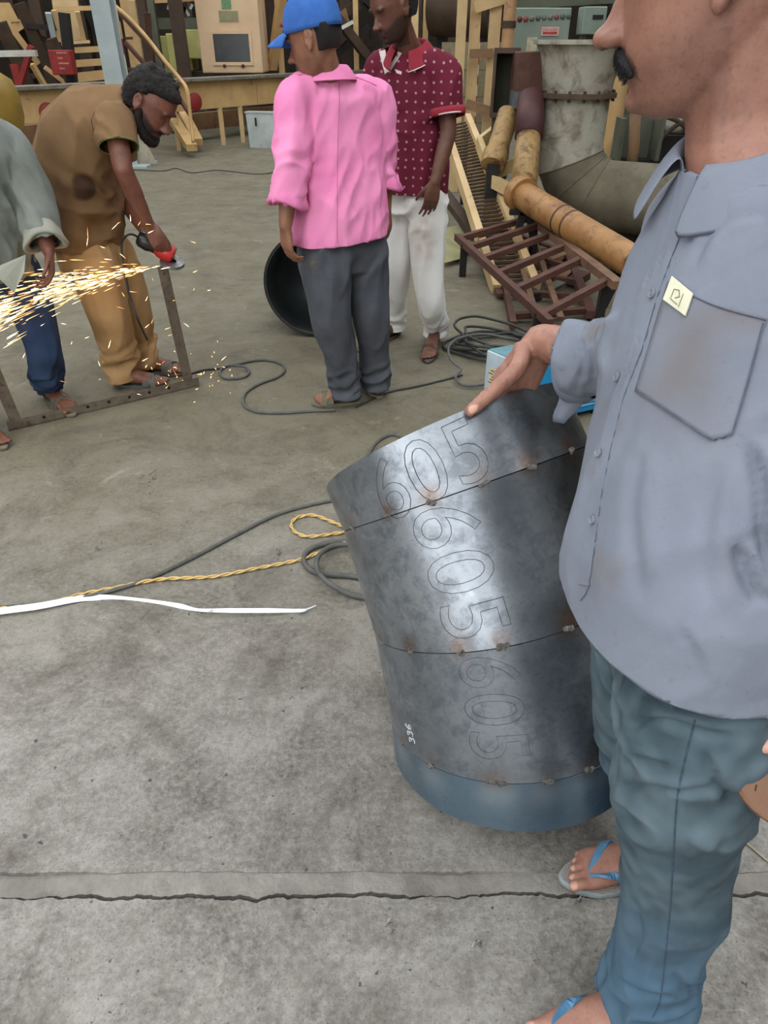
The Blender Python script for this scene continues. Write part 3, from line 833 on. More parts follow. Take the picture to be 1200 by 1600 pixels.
# ---------------------------------------------------------------- man in the blue-grey shirt, right foreground
MAN = thing('person', 'man in a blue-grey work shirt and faded jeans with a hand on the duct', 'person', (.47, .72, 0))
def near_man():
    S_SKIN = skin('skin_warm_brown', (164, 118, 100), (138, 94, 78), beard=(52, 40, 36), rough=.48)
    H = Head((.369, .965, 1.624), (-.86, .47, -.155), (-.06, .06, 1), 1.13)
    mb = MB(); H.skull(mb)
    # neck, trunk
    limb(mb, [H.p(0, -.035, -.055), (.418, .935, 1.475), (.438, .90, 1.40)], [.066, .062, .072])
    mb.loft([((.43, .70, .84), (.2, -.98, 0), .12, .07), ((.425, .715, 1.0), (.2, -.98, 0), .12, .075), ((.44, .84, 1.25), (.25, -.96, 0), .155, .095), ((.44, .89, 1.37), (.25, -.96, 0), .15, .075), ((.43, .905, 1.42), (.25, -.96, 0), .06, .05)])
    # right arm to the rim of the duct
    limb(mb, [(.44, 1.05, 1.345), (.475, 1.12, 1.21), (.487, 1.17, 1.10)], [.050, .046, .041])
    limb(mb, [(.487, 1.17, 1.10), (.41, 1.24, 1.075), (.318, 1.358, 1.053)], [.045, .043, .037])
    rim = A(.164, 1.26, .954)
    hd = unit(A(-.50, -.20, -.85))
    hand(mb, A(.315, 1.36, 1.05), hd, A(-.2, -.8, -.5), A(-.58, -.08, .36), curl=(.12, .2, .2), k=1.2, spread=.02,
         thumb=[A(.262, 1.302, 1.022), A(.216, 1.266, .993), A(.184, 1.250, .970), A(.168, 1.243, .958)])
    thumb_tip = A(.172, 1.240, .962)
    # left arm hanging beside the thigh
    limb(mb, [(.485, .715, 1.385), (.575, .64, 1.25), (.625, .60, 1.11)], [.05, .045, .041])
    limb(mb, [(.625, .60, 1.11), (.605, .575, 1.02), (.55, .555, .94)], [.041, .037, .030])
    lt = hand(mb, A(.55, .555, .94), A(-.45, .02, -.9), A(-.75, .25, .45), A(-.25, .8, .3) * -1, curl=.45, thumb=[A(.512, .535, .915), A(.487, .530, .895), A(.463, .530, .880), A(.448, .532, .869)])
    # legs and feet
    limb(mb, [(.425, .63, .88), (.435, .61, .68), (.465, .61, .48)], [.08, .07, .055]); limb(mb, [(.465, .61, .48), (.478, .60, .3), (.49, .58, .11)], [.055, .052, .036])
    limb(mb, [(.445, .79, .88), (.465, .83, .66), (.48, .85, .48)], [.08, .07, .055]); limb(mb, [(.48, .85, .48), (.55, .86, .3), (.625, .86, .11)], [.055, .052, .036])
    LA, LT = A(.495, .585, .10), A(.275, .515, .022); RA, RT = A(.625, .862, .10), A(.402, .842, .022)
    foot(mb, LA, LT); nl = toes(mb, LA, LT, 1); foot(mb, RA, RT); nl += toes(mb, RA, RT, -1)
    V, F = remesh(mb, .0042, 4, .5); V = H.finish(V)
    # creases in the grasping hand and throat
    N = normals(V, F); V = V + N * (.0011 * folds(V, (0, .6, 1), 60, .3) * (np.linalg.norm(V - A(.25, 1.29, 1.0), axis=1) < .13))[:, None]
    m = H.masks(V, moustache=True, stubble=.22)
    x, y, z = H.local(V)
    # thick moustache instead of the thin one
    zc = -.0575 - .18 * np.abs(x) - 8 * x * x
    m['beard'] = np.maximum(m['beard'], np.exp(-(((z - zc) / .0095) ** 4)) * (np.abs(x) < .04) * (y > .05) * (np.abs(z) < .12))
    nail = np.zeros(len(V))
    nail = np.maximum(nail, (np.linalg.norm(V - (thumb_tip + A(-.002, -.012, .006)), axis=1) < .0125) * 1.)
    nail = np.maximum(nail, (np.linalg.norm(V - (A(.449, .532, .869) + A(-.002, -.009, .004)), axis=1) < .012) * 1.)
    for p, r in nl: nail = np.maximum(nail, (np.linalg.norm(V - p, axis=1) < r * .85) * .7)
    fin('body', V, F, S_SKIN, MAN, attrs=dict(nail=nail, **m))
    # moustache as hair standing on the lip
    mb = MB(); P = []
    for t in np.linspace(-1, 1, 15):
        xx = t * .040; P.append((xx, .0925 - 9 * xx * xx - .003 * abs(t), -.0570 - .22 * abs(xx) - 9 * xx * xx))
    mb.tube([H.p(*q) for q in P], [.0036 + .0046 * (1 - abs(t) ** 2) for t in np.linspace(-1, 1, 15)], 9)
    rr = random.Random(2)
    for k in range(700):
        t = rr.uniform(-1, 1); xx = t * .041; yy = .0935 - 9 * xx * xx - .003 * abs(t); zz = -.0570 - .22 * abs(xx) - 9 * xx * xx
        a = H.p(xx, yy + rr.uniform(0, .006), zz + rr.uniform(-.004, .006)); b = a + .0065 * unit(H.f * .45 - H.u + H.r * (t * .7 + rr.uniform(-.25, .25)))
        mb.tube([a, b], [.0006, .0002], 3, caps=False)
    obj('moustache', mb, hair_mat('grey_black_hair', (30, 29, 30), (58, 56, 57)), MAN, smooth=True)
    mb = MB(); H.hair(mb, .010, .0); V, F = remesh(mb, .005, 3)
    fin('hair', V + normals(V, F) * (.002 * perlin(V * 160))[:, None], F, M_HAIR, MAN)

    # ---- shirt
    M_SH = cloth('blue_grey_cotton', (130, 135, 147), (118, 123, 135), 6, 1100, .85, masks=(('dirt', (112, 100, 92)),), fuzz=.15)
    mb = MB()
    L0, L1 = (.2, -.98, 0), (.28, -.96, 0)
    mb.loft([((.398, .690, .86), L0, .172, .156, (0, 0, 1)), ((.400, .698, .93), L0, .176, .157, (0, 0, 1)), ((.405, .715, 1.01), L0, .176, .157, (0, .1, 1)), ((.425, .785, 1.13), L0, .178, .147, (0, .3, 1)), ((.440, .848, 1.25), L1, .182, .130, (0, .3, 1)),
             ((.442, .885, 1.345), L1, .172, .104, (0, .3, 1)), ((.436, .902, 1.405), L1, .105, .078, (0, .2, 1)), ((.43, .908, 1.435), L1, .072, .066, (0, 0, 1))], 40, 2.3)
    limb(mb, [(.435, .93, 1.375), (.44, 1.05, 1.335), (.478, 1.12, 1.215), (.492, 1.17, 1.10)], [.066, .068, .066, .068])
    limb(mb, [(.492, 1.17, 1.10), (.43, 1.223, 1.078), (.375, 1.272, 1.056)], [.068, .064, .058])
    mb.tube([(.385, 1.263, 1.06), (.345, 1.298, 1.045)], [.064, .062], 20)
    limb(mb, [(.45, .86, 1.375), (.49, .715, 1.375), (.575, .64, 1.25), (.625, .60, 1.10)], [.066, .070, .066, .062])
    limb(mb, [(.625, .60, 1.10), (.625, .585, 1.03)], [.06, .056])
    V, F = remesh(mb, .0058, 5, .5)
    V, F = cut(V, F, [((.40, .70, .925), (-.10, -.02, -1), .5), ((.352, 1.292, 1.048), unit(A(.31, 1.33, 1.03) - A(.43, 1.223, 1.078)), .12), ((.43, .908, 1.425), (0, 0, 1), .12), ((.625, .585, 1.01), (0, -.15, -1), .12)])
    N = normals(V, F); tor = np.clip((1.42 - V[:, 2]) / .1, 0, 1)
    w = .0045 * folds(V, (.1, .2, 1), 7, .2, 1) + .0020 * folds(V, (.6, -.4, 1), 16, .25, 3)
    arm = np.exp(-(np.linalg.norm(V - A(.43, 1.22, 1.08), axis=1) / .13) ** 4)
    w += arm * .008 * folds(V, (.2, .3, 1), 17, .3, 6)
    arm2 = np.exp(-(np.linalg.norm(V - A(.56, .66, 1.2), axis=1) / .2) ** 4); w += arm2 * .012 * folds(V, (.5, -.3, .4), 12, .3, 9)
    hem = np.clip((1.0 - V[:, 2]) / .1, 0, 1) * (V[:, 1] < 1.0); w += hem * .004 * folds(V, (0, 0, 1), 8, .1, 4, False)
    V = V + N * w[:, None]
    V = crease(V, F, [([(1168, 690), (1186, 750), (1192, 830), (1196, 880)], 11, .012), ([(1150, 850), (1165, 900), (1192, 945)], 11, .012), ([(1150, 285), (1100, 320), (1072, 380)], 7, .005), ([(1195, 330), (1120, 350), (1080, 420)], 8, .004), ([(955, 480), (925, 520), (930, 590)], 6, .007),
                      ([(905, 520), (912, 560), (905, 600)], 5, .006), ([(1120, 720), (1100, 840), (1110, 960)], 14, .004), ([(1000, 700), (985, 800), (1000, 940)], 14, .004), ([(1060, 980), (1090, 1030), (1100, 1070)], 8, .003)])
    # cuff rolled back: swell and hang
    cu = np.exp(-(np.linalg.norm(V - A(.36, 1.285, 1.05), axis=1) / .075) ** 4)
    V = V + (cu * np.clip((1.05 - V[:, 2]) / .06, 0, 1))[:, None] * A(.0, -.004, -.022)
    d = perlin(V * 7 + 3) * .6 + perlin(V * 21) * .4
    dirt = np.clip((d - .22) * 1.4, 0, .5)
    pc = A(.345, .70, 1.24); dirt = np.maximum(dirt, .42 * np.exp(-(np.linalg.norm(V - pc, axis=1) / .07) ** 2) * (.6 + .8 * d))
    spots = perlin(V * 55 + 2); spots = perlin(V * 105 + 2); dirt = np.maximum(dirt, np.clip((spots - .80) * 6, 0, .9))
    sh = fin('shirt', V, F, M_SH, MAN, attrs=dict(dirt=dirt), thick=.0022)
    B = bvh_of(V, F)
    # cuff turn-up
    ax = unit(A(.31, 1.33, 1.03) - A(.43, 1.223, 1.078)); u_ = unit(np.cross(ax, A(0, 0, 1))); v_ = np.cross(u_, ax)
    R = []; n = 40
    for q, g in ((-.042, .003), (-.020, .007), (.006, .009), (.012, .006), (.010, .001), (-.012, -.001)):
        ring = []
        for i in range(n):
            a = 2 * PI * i / n; sag = .022 * max(0, -math.sin(a)) ** 2 + .004 * math.sin(3 * a)
            ring.append(A(.362, 1.283, 1.052) + ax * (q + .006 * math.sin(2 * a)) + (.0575 + g + .0025 * math.sin(5 * a + q * 60)) * (u_ * math.cos(a) + v_ * math.sin(a)) - v_ * sag * (1 if q > -.03 else .6))
        R.append(np.array(ring))
    o = obj('cuff', MB().rings(R, caps=False), M_SH, sh, smooth=True); m_ = o.modifiers.new('s', 'SOLIDIFY'); m_.thickness = .002
    m_ = o.modifiers.new('sub', 'SUBSURF'); m_.levels = 1; m_.render_levels = 1
    # unbuttoned tab of the cuff hanging down
    t0 = A(.362, 1.262, .995); R = []
    for k in range(7):
        q = k / 6; cc = t0 + A(-.012 * q + .006 * math.sin(q * 5), -.012 * q - .004, -.062 * q)
        wv = unit(A(.75, -.55, .1)) * (.026 * (1 - .55 * q ** 2)); nv = A(.002, .003, 0)
        R.append(np.array([cc - wv - nv, cc + wv - nv, cc + wv + nv, cc - wv + nv]))
    obj('cuff_tab', MB().rings(R), M_SH, sh, smooth=True)
    # button band, buttons, pocket, badge
    M_SEAM = paint('dark_seam_thread', (92, 97, 112), None, 60, .9, bump=0)  # darker thread for the band edge and pocket seams
    line = [(1092, 268), (1078, 330), (1047, 410), (1027, 465), (1004, 545), (975, 620), (955, 700), (941, 770), (930, 850), (921, 915), (908, 938)]
    lt_ = [(x - 16 - 12 * (i < 4), y - 2) for i, (x, y) in enumerate(line)]
    obj('button_band', surf_patch(B, lt_[:-1], line[:-1], 60, 4, .0016), M_SH, sh, smooth=False)
    obj('band_edge', surf_line(B, line, .0007, .0008, 10, 1.2), M_SEAM, sh)
    M_BUT = paint('grey_button', (128, 134, 142), (106, 112, 120), 90, .35, bump=0)
    for px, py in ((1022, 460), (967, 590), (938, 708), (929, 813)):
        p, n = on(B, px, py)
        if p is None: continue
        u_ = unit(np.cross(n, A(0, 0, 1)))
        o = obj('button', MB().lathe(p + n * .0022, n, [(0, .0), (0, .0058), (.0024, .0058), (.003, .0048), (.0022, .0040), (.0022, 0)], 20, u_), M_BUT, sh, auto=True)
    pk = obj('pocket', surf_patch(B, [(1046, 440), (1085, 462), (1128, 480), (1199, 498)], [(994, 612), (1055, 652), (1110, 688), (1146, 680)], 20, 22, .0030), M_SH, sh, smooth=True)
    me = pk.data; a_ = me.attributes.new('dirt', 'FLOAT', 'POINT'); vv = np.empty(len(me.vertices) * 3); me.vertices.foreach_get('co', vv); vv = vv.reshape(-1, 3)
    a_.data.foreach_set('value', np.clip(.30 + .5 * perlin(vv * 14 + 2), 0, .6).astype(np.float32))
    Bp = bvh_of(np.array([v.co[:] for v in me.vertices]) + world_base(MAN), [p.vertices for p in me.polygons])
    for ln in ([(1049, 443), (1086, 464), (1129, 482), (1197, 500)], [(996, 610), (1056, 650), (1110, 685), (1144, 677)], [(1193, 505), (1168, 600), (1145, 676)]):
        obj('pocket_seam', surf_line(Bp, ln, .0008, .0008, 8), M_SEAM, pk)
    bq = [on(B, x, y, .0065) for x, y in ((1057, 434), (1088, 461), (1076, 496), (1043, 471))]
    P4 = [q[0] for q in bq]; nn = unit(np.cross(P4[1] - P4[0], P4[3] - P4[0])); nn = nn if nn @ (_C - P4[0]) > 0 else -nn
    bd = obj('badge', MB().rings([np.array(P4) - nn * .0015, np.array(P4) + nn * .0012]), paint('ivory_plastic', (226, 224, 196), (212, 210, 184), 40, .4, bump=0), sh, bevel=.0006)
    mbm = MB(); uu, ww = P4[1] - P4[0], P4[3] - P4[0]; b0 = P4[0] + nn * .0014
    for a, b in (((.3, .35), (.3, .75)), ((.3, .75), (.62, .75)), ((.7, .25), (.7, .8)), ((.3, .35), (.5, .25)), ((.5, .25), (.6, .45)), ((.6, .45), (.45, .6))):
        mbm.tube([b0 + uu * a[0] + ww * a[1], b0 + uu * b[0] + ww * b[1]], .0006, 5)
    obj('badge_emblem', mbm, paint('emblem_ink', (150, 138, 110), None, 60, .6, bump=0), bd)
    collar_obj(sh, M_SH, cen=A(.428, .918, 1.437), lat=unit(A(.28, -.96, 0)), fwd=unit(A(-.95, -.25, -.12)), up=unit(A(-.12, .05, 1)), rw=.074, rd=.070, stand=.036, fall=.060, gap=.30, point=.016, flare=.024)

    # ---- jeans
    M_J = cloth('faded_denim', (76, 92, 100), (54, 68, 76), 7, 1300, .9, masks=(('worn', (112, 128, 136)), ('blue', (76, 104, 126))), bump=.5, fuzz=.1)
    mb = MB()
    mb.loft([((.425, .700, .80), L0, .155, .095, (0, 0, 1)), ((.425, .705, .88), L0, .150, .112, (0, 0, 1)), ((.418, .71, .98), L0, .155, .115, (0, 0, 1)), ((.41, .725, 1.04), L0, .145, .115, (0, 0, 1))], 36, 2.4)
    limb(mb, [(.412, .628, .87), (.418, .607, .70), (.458, .605, .50), (.475, .600, .32), (.482, .582, .16), (.480, .576, .05)], [.100, .090, .083, .079, .074, .080])
    limb(mb, [(.435, .79, .86), (.46, .83, .66), (.49, .86, .48), (.55, .865, .30), (.605, .865, .16), (.62, .865, .05)], [.102, .098, .085, .08, .075, .078])
    V, F = remesh(mb, .0060, 5, .5)
    V, F = cut(V, F, [((.48, .576, .075), (.12, 0, -1), .18), ((.62, .865, .075), (0, 0, -1), .18), ((.4, .7, 1.02), (0, 0, 1), .4)])
    N = normals(V, F); zz = V[:, 2]
    w = .0050 * folds(V, (.3, .2, 1), 9, .2, 2)
    w += np.exp(-((zz - .83) / .07) ** 2) * .016 * folds(V, (1, -.35, .15), 12, .18, 5) + np.exp(-((zz - .70) / .08) ** 2) * .012 * folds(V, (1, .1, -.25), 12, .2, 8)
    w += np.exp(-((zz - .12) / .09) ** 2) * .012 * folds(V, (1, .5, .35), 16, .25, 4) + np.exp(-((zz - .45) / .12) ** 2) * .009 * folds(V, (1, .4, .4), 10, .25, 7)
    V = V + N * w[:, None]
    V = crease(V, F, [([(985, 1060), (1010, 1085), (1060, 1100), (1120, 1106), (1195, 1098)], 6, .010), ([(972, 1140), (1010, 1127), (1060, 1130), (1110, 1145), (1150, 1150)], 6, .009), ([(968, 1186), (1000, 1184), (1045, 1198)], 5, .007),
                      ([(966, 1232), (1000, 1226), (1060, 1238), (1130, 1228)], 6, .007), ([(1100, 1175), (1112, 1212), (1140, 1245), (1170, 1240)], 8, .010), ([(975, 1010), (1000, 1045), (1012, 1075)], 5, .006), ([(962, 1530), (1000, 1552), (1050, 1560)], 6, .007), ([(1050, 1520), (1075, 1545), (1110, 1535)], 7, .008),
                      ([(1070, 1320), (1100, 1338), (1128, 1330)], 7, .007), ([(990, 1400), (1000, 1460), (985, 1500)], 6, .005)])
    worn = np.clip(.30 + .45 * perlin(V * 8 + 5) + .35 * perlin(V * 34) + 22 * (w - .006), 0, .75)
    blue = np.clip((.5 - zz) / .3, 0, .75)
    tr = fin('jeans', V, F, M_J, MAN, attrs=dict(worn=worn, blue=blue), thick=.0022)
    Bj = bvh_of(V, F)
    M_JS = paint('jeans_seam', (48, 66, 82), (70, 92, 108), 120, .9, bump=.3, bscale=400)
    obj('side_seam', surf_line(Bj, [(1086, 1125), (1072, 1180), (1058, 1250), (1052, 1340), (1047, 1420), (1040, 1490), (1032, 1560), (1020, 1590)], .0012, .0003, 10), M_JS, tr)
    # hem turn-up of the near leg is part of the cloth; sandals
    M_SO = paint('grey_rubber_sole', (150, 160, 160), (128, 138, 140), 30, .7)
    M_ST = paint('blue_rubber_strap', (82, 128, 160), (70, 112, 144), 20, .45, bump=.05)
    t = NT('dotted_footbed'); vor = t.n('ShaderNodeTexVoronoi'); vor.inputs['Scale'].default_value = 260; vor.inputs['Randomness'].default_value = .1; t.l(t.co(), vor.inputs['Vector'])
    M_FB = t.out(t.mix(t.ramp(vor.outputs['Distance'], [(.3, 0), (.5, 1)]), c(96, 84, 78), c(170, 160, 152)), .8)
    sandal(MAN, LA, LT, 1, M_SO, M_ST, 'thong', M_FB, .02); sandal(MAN, RA, RT, -1, M_SO, M_ST, 'thong', M_FB, .02)
near_man()
def pz(px, Y, z):
    """point at distance Y and height z that is seen at pixel column px"""
    return A((px - 600) / FPX * (Y * math.cos(PITCH) + (CAM_H - z) * math.sin(PITCH)), Y, z)
def cut_px(V, F, poly):
    """open a garment where its front face lies inside a pixel polygon"""
    cpt = V[F].mean(1); N = normals(V, F)[F].mean(1); q = project(cpt); poly = np.array(poly, float); ins = np.zeros(len(F), bool)
    x, y = q[:, 0], q[:, 1]
    for i in range(len(poly)):
        (x0, y0), (x1, y1) = poly[i], poly[i - 1]
        ins ^= ((y0 > y) != (y1 > y)) & (x < (x1 - x0) * (y - y0) / (y1 - y0 + 1e-9) + x0)
    ins &= ((_C - cpt) * N).sum(1) > 0
    return cut(V, F[~ins], [])
def far_body(root, H, s, mskin, hm):
    mb = MB(); H.skull(mb)
    nb = np.asarray(s['neck'], float)
    limb(mb, [H.p(0, -.016, -.05), (H.p(0, -.024, -.10) + nb) / 2, nb], [.053, .053, .064])
    mb.loft([(q[0], q[1], q[2] * (.68 if i < 3 else .8), q[3] * (.62 if i < 3 else .76)) for i, q in enumerate(s['torso'])], 24)
    nl = []
    for k in 'LR':
        sh, el, wr = [np.asarray(p, float) for p in s['arm' + k][:3]]
        limb(mb, [sh, (sh + el) / 2, el], [.05, .046, .041]); limb(mb, [el, el * .6 + wr * .4, wr], [.041, .040, .027])
        h = s['hand' + k]
        hand(mb, wr, h[0], h[1], h[2], curl=h[3], spread=h[4] if len(h) > 4 else .06, thumb=h[5] if len(h) > 5 else None)
        hip, kn, an = [np.asarray(p, float) for p in s['leg' + k][:3]]
        limb(mb, [hip, (hip + kn) / 2, kn], [.075, .068, .052]); limb(mb, [kn, (kn + an) / 2, an + A(0, 0, .02)], [.052, .05, .036])
        toe = np.asarray(s['toe' + k], float); foot(mb, an, toe); toes(mb, an, toe, 1 if k == 'L' else -1)
    V, F = remesh(mb, .0062, 3, .5); V = H.finish(V)
    m = H.masks(V, **hm)
    fin('body', V, F, mskin, root, attrs=dict(nail=np.zeros(len(V)), **m))
def garment(root, name, mb, mat, cuts, wr=None, voxel=.009, attrs=None, thick=.003, px=None, iters=5):
    V, F = remesh(mb, voxel, iters, .5); V, F = cut(V, F, cuts)
    if wr is not None:
        N = normals(V, F); V = V + N * (2.3 * wr(V))[:, None]
    V0, F0 = V, F
    if px: V, F = cut_px(V, F, px)
    o = fin(name, V, F, mat, root, attrs=attrs(V) if attrs else None, thick=thick)
    return o, V0, F0
def shirt_mb(s, sleeves, grow=0.):
    mb = MB(); mb.loft(s['torso'], 36, 2.35)
    nb = np.asarray(s['neck'], float)
    for k in 'LR':
        sh, el, wr = [np.asarray(p, float) for p in s['arm' + k][:3]]; r0, r1, r2, ln, fr = sleeves[k]
        wr = el * (1 - fr) + wr * fr; wr = wr + unit(wr - el) * .02
        P = [nb * .62 + sh * .38 - A(0, 0, .025), sh + A(0, 0, -.012), sh * .5 + el * .5, el, el * .5 + wr * .5, wr]
        R = [.066, r0, (r0 + r1) / 2, r1, (r1 + r2) / 2, r2]
        n = ln; Q, S = spline(P[:n], R[:n], 5); mb.tube(Q, S, 18); mb.ball(P[0], R[0])
    return mb
def far_sandals(root, s, msole, mstrap, kind):
    for k in 'LR':
        sandal(root, s['leg' + k][2], s['toe' + k], 1 if k == 'L' else -1, msole, mstrap, kind, None, .018)
def turnup(parent, p, ax, r, mat, w=.05, sag=.01, seed=0, flare=.012):
    ax = unit(ax); u = np.cross(ax, A(0, 0, 1)); u = unit(u) if np.linalg.norm(u) > .2 else unit(np.cross(ax, A(1, 0, 0))); v = np.cross(u, ax); R = []; n = 28
    for q, g in ((-w, .001), (-w * .5, .006), (0, flare), (.006, flare * .7), (.0, .0), (-.02, -.003)):
        R.append(np.array([np.asarray(p) + ax * (q + .5 * sag * math.sin(2 * a + seed)) + (r + g + .004 * math.sin(3 * a + seed) + .0025 * math.sin(7 * a)) * (u * math.cos(a) + v * math.sin(a)) for a in np.linspace(0, 2 * PI, n, endpoint=False)]))
    o = obj('cuff', MB().rings(R, caps=False), mat, parent, smooth=True); m = o.modifiers.new('s', 'SOLIDIFY'); m.thickness = .003
    return o

# ---------------------------------------------------------------- man in the pink shirt
def pink_man():
    root = thing('person', 'man in a pink shirt, grey trousers and blue cap seen from behind', 'person', tuple(gnd(557, 632)))
    lat = unit(A(-.85, -.5, 0)); up = A(0, 0, 1)
    la = gnd(536, 633); ra = gnd(592, 624)
    toeL = gnd(491, 628, .018); toeR = ra + A(-.10, .20, .018)
    s = dict(torso=[(pz(529, 3.22, .80), lat, .208, .158, up), (pz(529, 3.22, .86), lat, .208, .158, up), (pz(527, 3.23, 1.0), lat, .200, .150, up), (pz(524, 3.24, 1.15), lat, .196, .142, up), (pz(520, 3.24, 1.28), lat, .196, .132, up),
                    (pz(517, 3.22, 1.36), lat, .172, .110, up), (pz(514, 3.21, 1.41), lat, .105, .080, up), (pz(512, 3.20, 1.44), lat, .068, .064, up)],
             neck=pz(513, 3.20, 1.42),
             armL=(pz(463, 3.12, 1.375), pz(455, 3.04, 1.14), pz(446, 3.00, .93)), armR=(pz(583, 3.32, 1.365), pz(597, 3.34, 1.13), pz(602, 3.30, .93)),
             handL=(A(.0, .12, -1), A(.75, .6, 0), A(.35, .8, -.1), .35), handR=(A(0, .1, -1), A(-.7, .6, 0), A(-.4, .8, 0), .4),
             legL=(pz(506, 3.15, .86), pz(517, 3.17, .48), la + A(.03, .02, .095)), legR=(pz(566, 3.30, .86), pz(578, 3.28, .48), ra + A(-.02, .06, .095)),
             toeL=toeL, toeR=toeR)
    H = Head(pz(490, 3.14, 1.556), (-.88, .30, -.27), (-.22, .08, .97), 1.02); HC = Head(H.c, (-.88, .30, -.16), (-.13, .05, .98), 1.02)
    far_body(root, H, s, skin('skin_tan_brown', (150, 104, 80), (122, 82, 62)), dict(moustache=True, stubble=.25))
    M = cloth('pink_cotton', (236, 138, 184), (224, 122, 172), 5, 800, .8, masks=(('light', (244, 158, 196)),), fuzz=.3)
    mb = shirt_mb(s, dict(L=(.073, .066, .060, 6, .62), R=(.073, .066, .060, 6, .58)))
    ac = s['armL']; bc = s['armR']
    cl = ac[1] * .38 + ac[2] * .62; cr = bc[1] * .42 + bc[2] * .58
    def wr(V):
        w = .0045 * folds(V, (.15, 0, 1), 7, .16, 3) + .0022 * folds(V, (.5, 0, 1), 15, .2, 5)
        w += .007 * np.exp(-((V[:, 2] - .98) / .16) ** 2) * folds(V, (-.55, 0, 1), 7.5, .16, 8)
        for e in (ac[1], bc[1]): w += .006 * np.exp(-(np.linalg.norm(V - e, axis=1) / .12) ** 2) * folds(V, (1, 0, .35), 13, .3, 2)
        return w
    sh, V, F = garment(root, 'shirt', mb, M, [(pz(529, 3.22, .835), (.05, 0, -1), .34), (cl, ac[2] - ac[1], .1), (cr, bc[2] - bc[1], .1), (s['neck'] + A(0, 0, .015), (0, 0, 1), .11)], wr,
                       attrs=lambda V: dict(light=np.clip(.3 + .5 * perlin(V * 6), 0, .6)))
    B = bvh_of(V, F); M_S = paint('pink_seam', (206, 104, 152), None, 60, .9, bump=0)
    obj('yoke_seam', surf_line(B, [(466, 118), (490, 113), (520, 112), (560, 122), (588, 134)], .0016, .0006, 8), M_S, sh)
    obj('back_pleat', surf_line(B, [(529, 114), (530, 160), (528, 220), (527, 300), (527, 380)], .0013, .0002, 8), M_S, sh)
    turnup(sh, cl, ac[2] - ac[1], .063, M, .06, .02, 1, .022); turnup(sh, cr, bc[2] - bc[1], .062, M, .06, .02, 3, .022)
    collar_obj(sh, M, cen=pz(512, 3.195, 1.438), lat=lat, fwd=unit(A(-.5, .85, -.1)), up=unit(A(-.08, .05, 1)), rw=.070, rd=.066, stand=.032, fall=.056, gap=.45, point=.025, flare=.018)
    # trousers
    M_T = cloth('charcoal_cotton', (84, 86, 92), (70, 72, 78), 9, 900, .9, masks=(('stain', (120, 110, 88)),), fuzz=.2)
    mb = MB(); l2 = lat
    mb.loft([(pz(530, 3.22, .70), l2, .165, .105, up), (pz(531, 3.22, .78), l2, .182, .128, up), (pz(530, 3.22, .88), l2, .180, .128, up), (pz(529, 3.22, .98), l2, .165, .115, up)], 30, 2.4)
    a, b = s['legL'][2], s['legR'][2]
    limb(mb, [pz(505, 3.16, .84), pz(512, 3.16, .66), pz(519, 3.17, .47), a * .5 + pz(519, 3.17, .47) * .5, a + A(-.012, 0, .0), a + A(-.012, -.012, -.055)], [.110, .106, .090, .078, .070, .074])
    limb(mb, [pz(561, 3.28, .84), pz(571, 3.28, .66), pz(580, 3.28, .47), b * .5 + pz(580, 3.28, .47) * .5, b + A(.004, -.02, .0), b + A(.004, -.02, -.055)], [.106, .098, .084, .074, .066, .070])
    def wt(V):
        z = V[:, 2]
        return .0035 * folds(V, (.05, 0, 1), 9, .12, 1) + .008 * np.exp(-((z - .74) / .1) ** 2) * folds(V, (.5, 0, 1), 8, .15, 4) + .007 * np.exp(-((z - .13) / .09) ** 2) * folds(V, (1, .1, .4), 14, .2, 6)
    p1 = at(487, 413, 3.04)
    garment(root, 'trousers', mb, M_T, [(a + A(-.012, -.012, -.045), (0, 0, -1), .12), (b + A(0, -.02, -.045), (0, 0, -1), .12), (pz(529, 3.22, .96), (0, 0, 1), .3)], wt,
            attrs=lambda V: dict(stain=.8 * np.exp(-(np.linalg.norm(V - p1, axis=1) / .022) ** 2) * np.clip(.6 + perlin(V * 120), 0, 1)))
    far_sandals(root, s, paint('khaki_sandal_sole', (120, 112, 92), (100, 92, 76), 20, .8), paint('khaki_sandal_strap', (112, 104, 84), (92, 85, 68), 20, .8), 'cross')
    # hair and cap
    mb = MB(); H.hair(mb, .006, -.05, .05, .03); V, F = remesh(mb, .006, 3); fin('hair', V, F, M_HAIR, root)
    M_CAP = cloth('blue_washed_cotton', (66, 112, 186), (54, 96, 166), 14, 700, .85, fuzz=.3)
    P = np.array(Head.PROF)[::-1]; R = []
    for z, gx in ((.030, .012), (.045, .013), (.065, .015), (.085, .017), (.102, .019), (.114, .022), (.121, .024)):
        R.append(HC.ring(z - .006 + max(0, z - .06) * .35, *[np.interp(z, P[:, 0], P[:, i]) for i in (1, 2, 3)], grow=gx, n=40))
    mb = MB().rings(R, caps=False); top = HC.p(0, -.012, .144); n0 = len(mb.arr()); base = n0 - 40
    mb.v.append(np.array([top])); mb.f += [(base + i, base + (i + 1) % 40, n0) for i in range(40)]; mb.n += 1
    cap = obj('cap', mb, M_CAP, root, smooth=True); m = cap.modifiers.new('s', 'SOLIDIFY'); m.thickness = .003
    # visor
    V = []; nu, nv = 21, 8
    for j in range(nv):
        for i in range(nu):
            a = (i / (nu - 1) - .5) * 2; x = a * .078; t = j / (nv - 1)
            y0 = .100 - 5.2 * x * x; reach = .082 * math.sqrt(max(0, 1 - (a * .96) ** 2)) + .004
            V.append(HC.p(x * (1 - .06 * t), y0 + reach * t, .036 - 2.6 * x * x - .020 * t - .012 * t * t))
    Fv = [(j * nu + i, j * nu + i + 1, (j + 1) * nu + i + 1, (j + 1) * nu + i) for j in range(nv - 1) for i in range(nu - 1)]
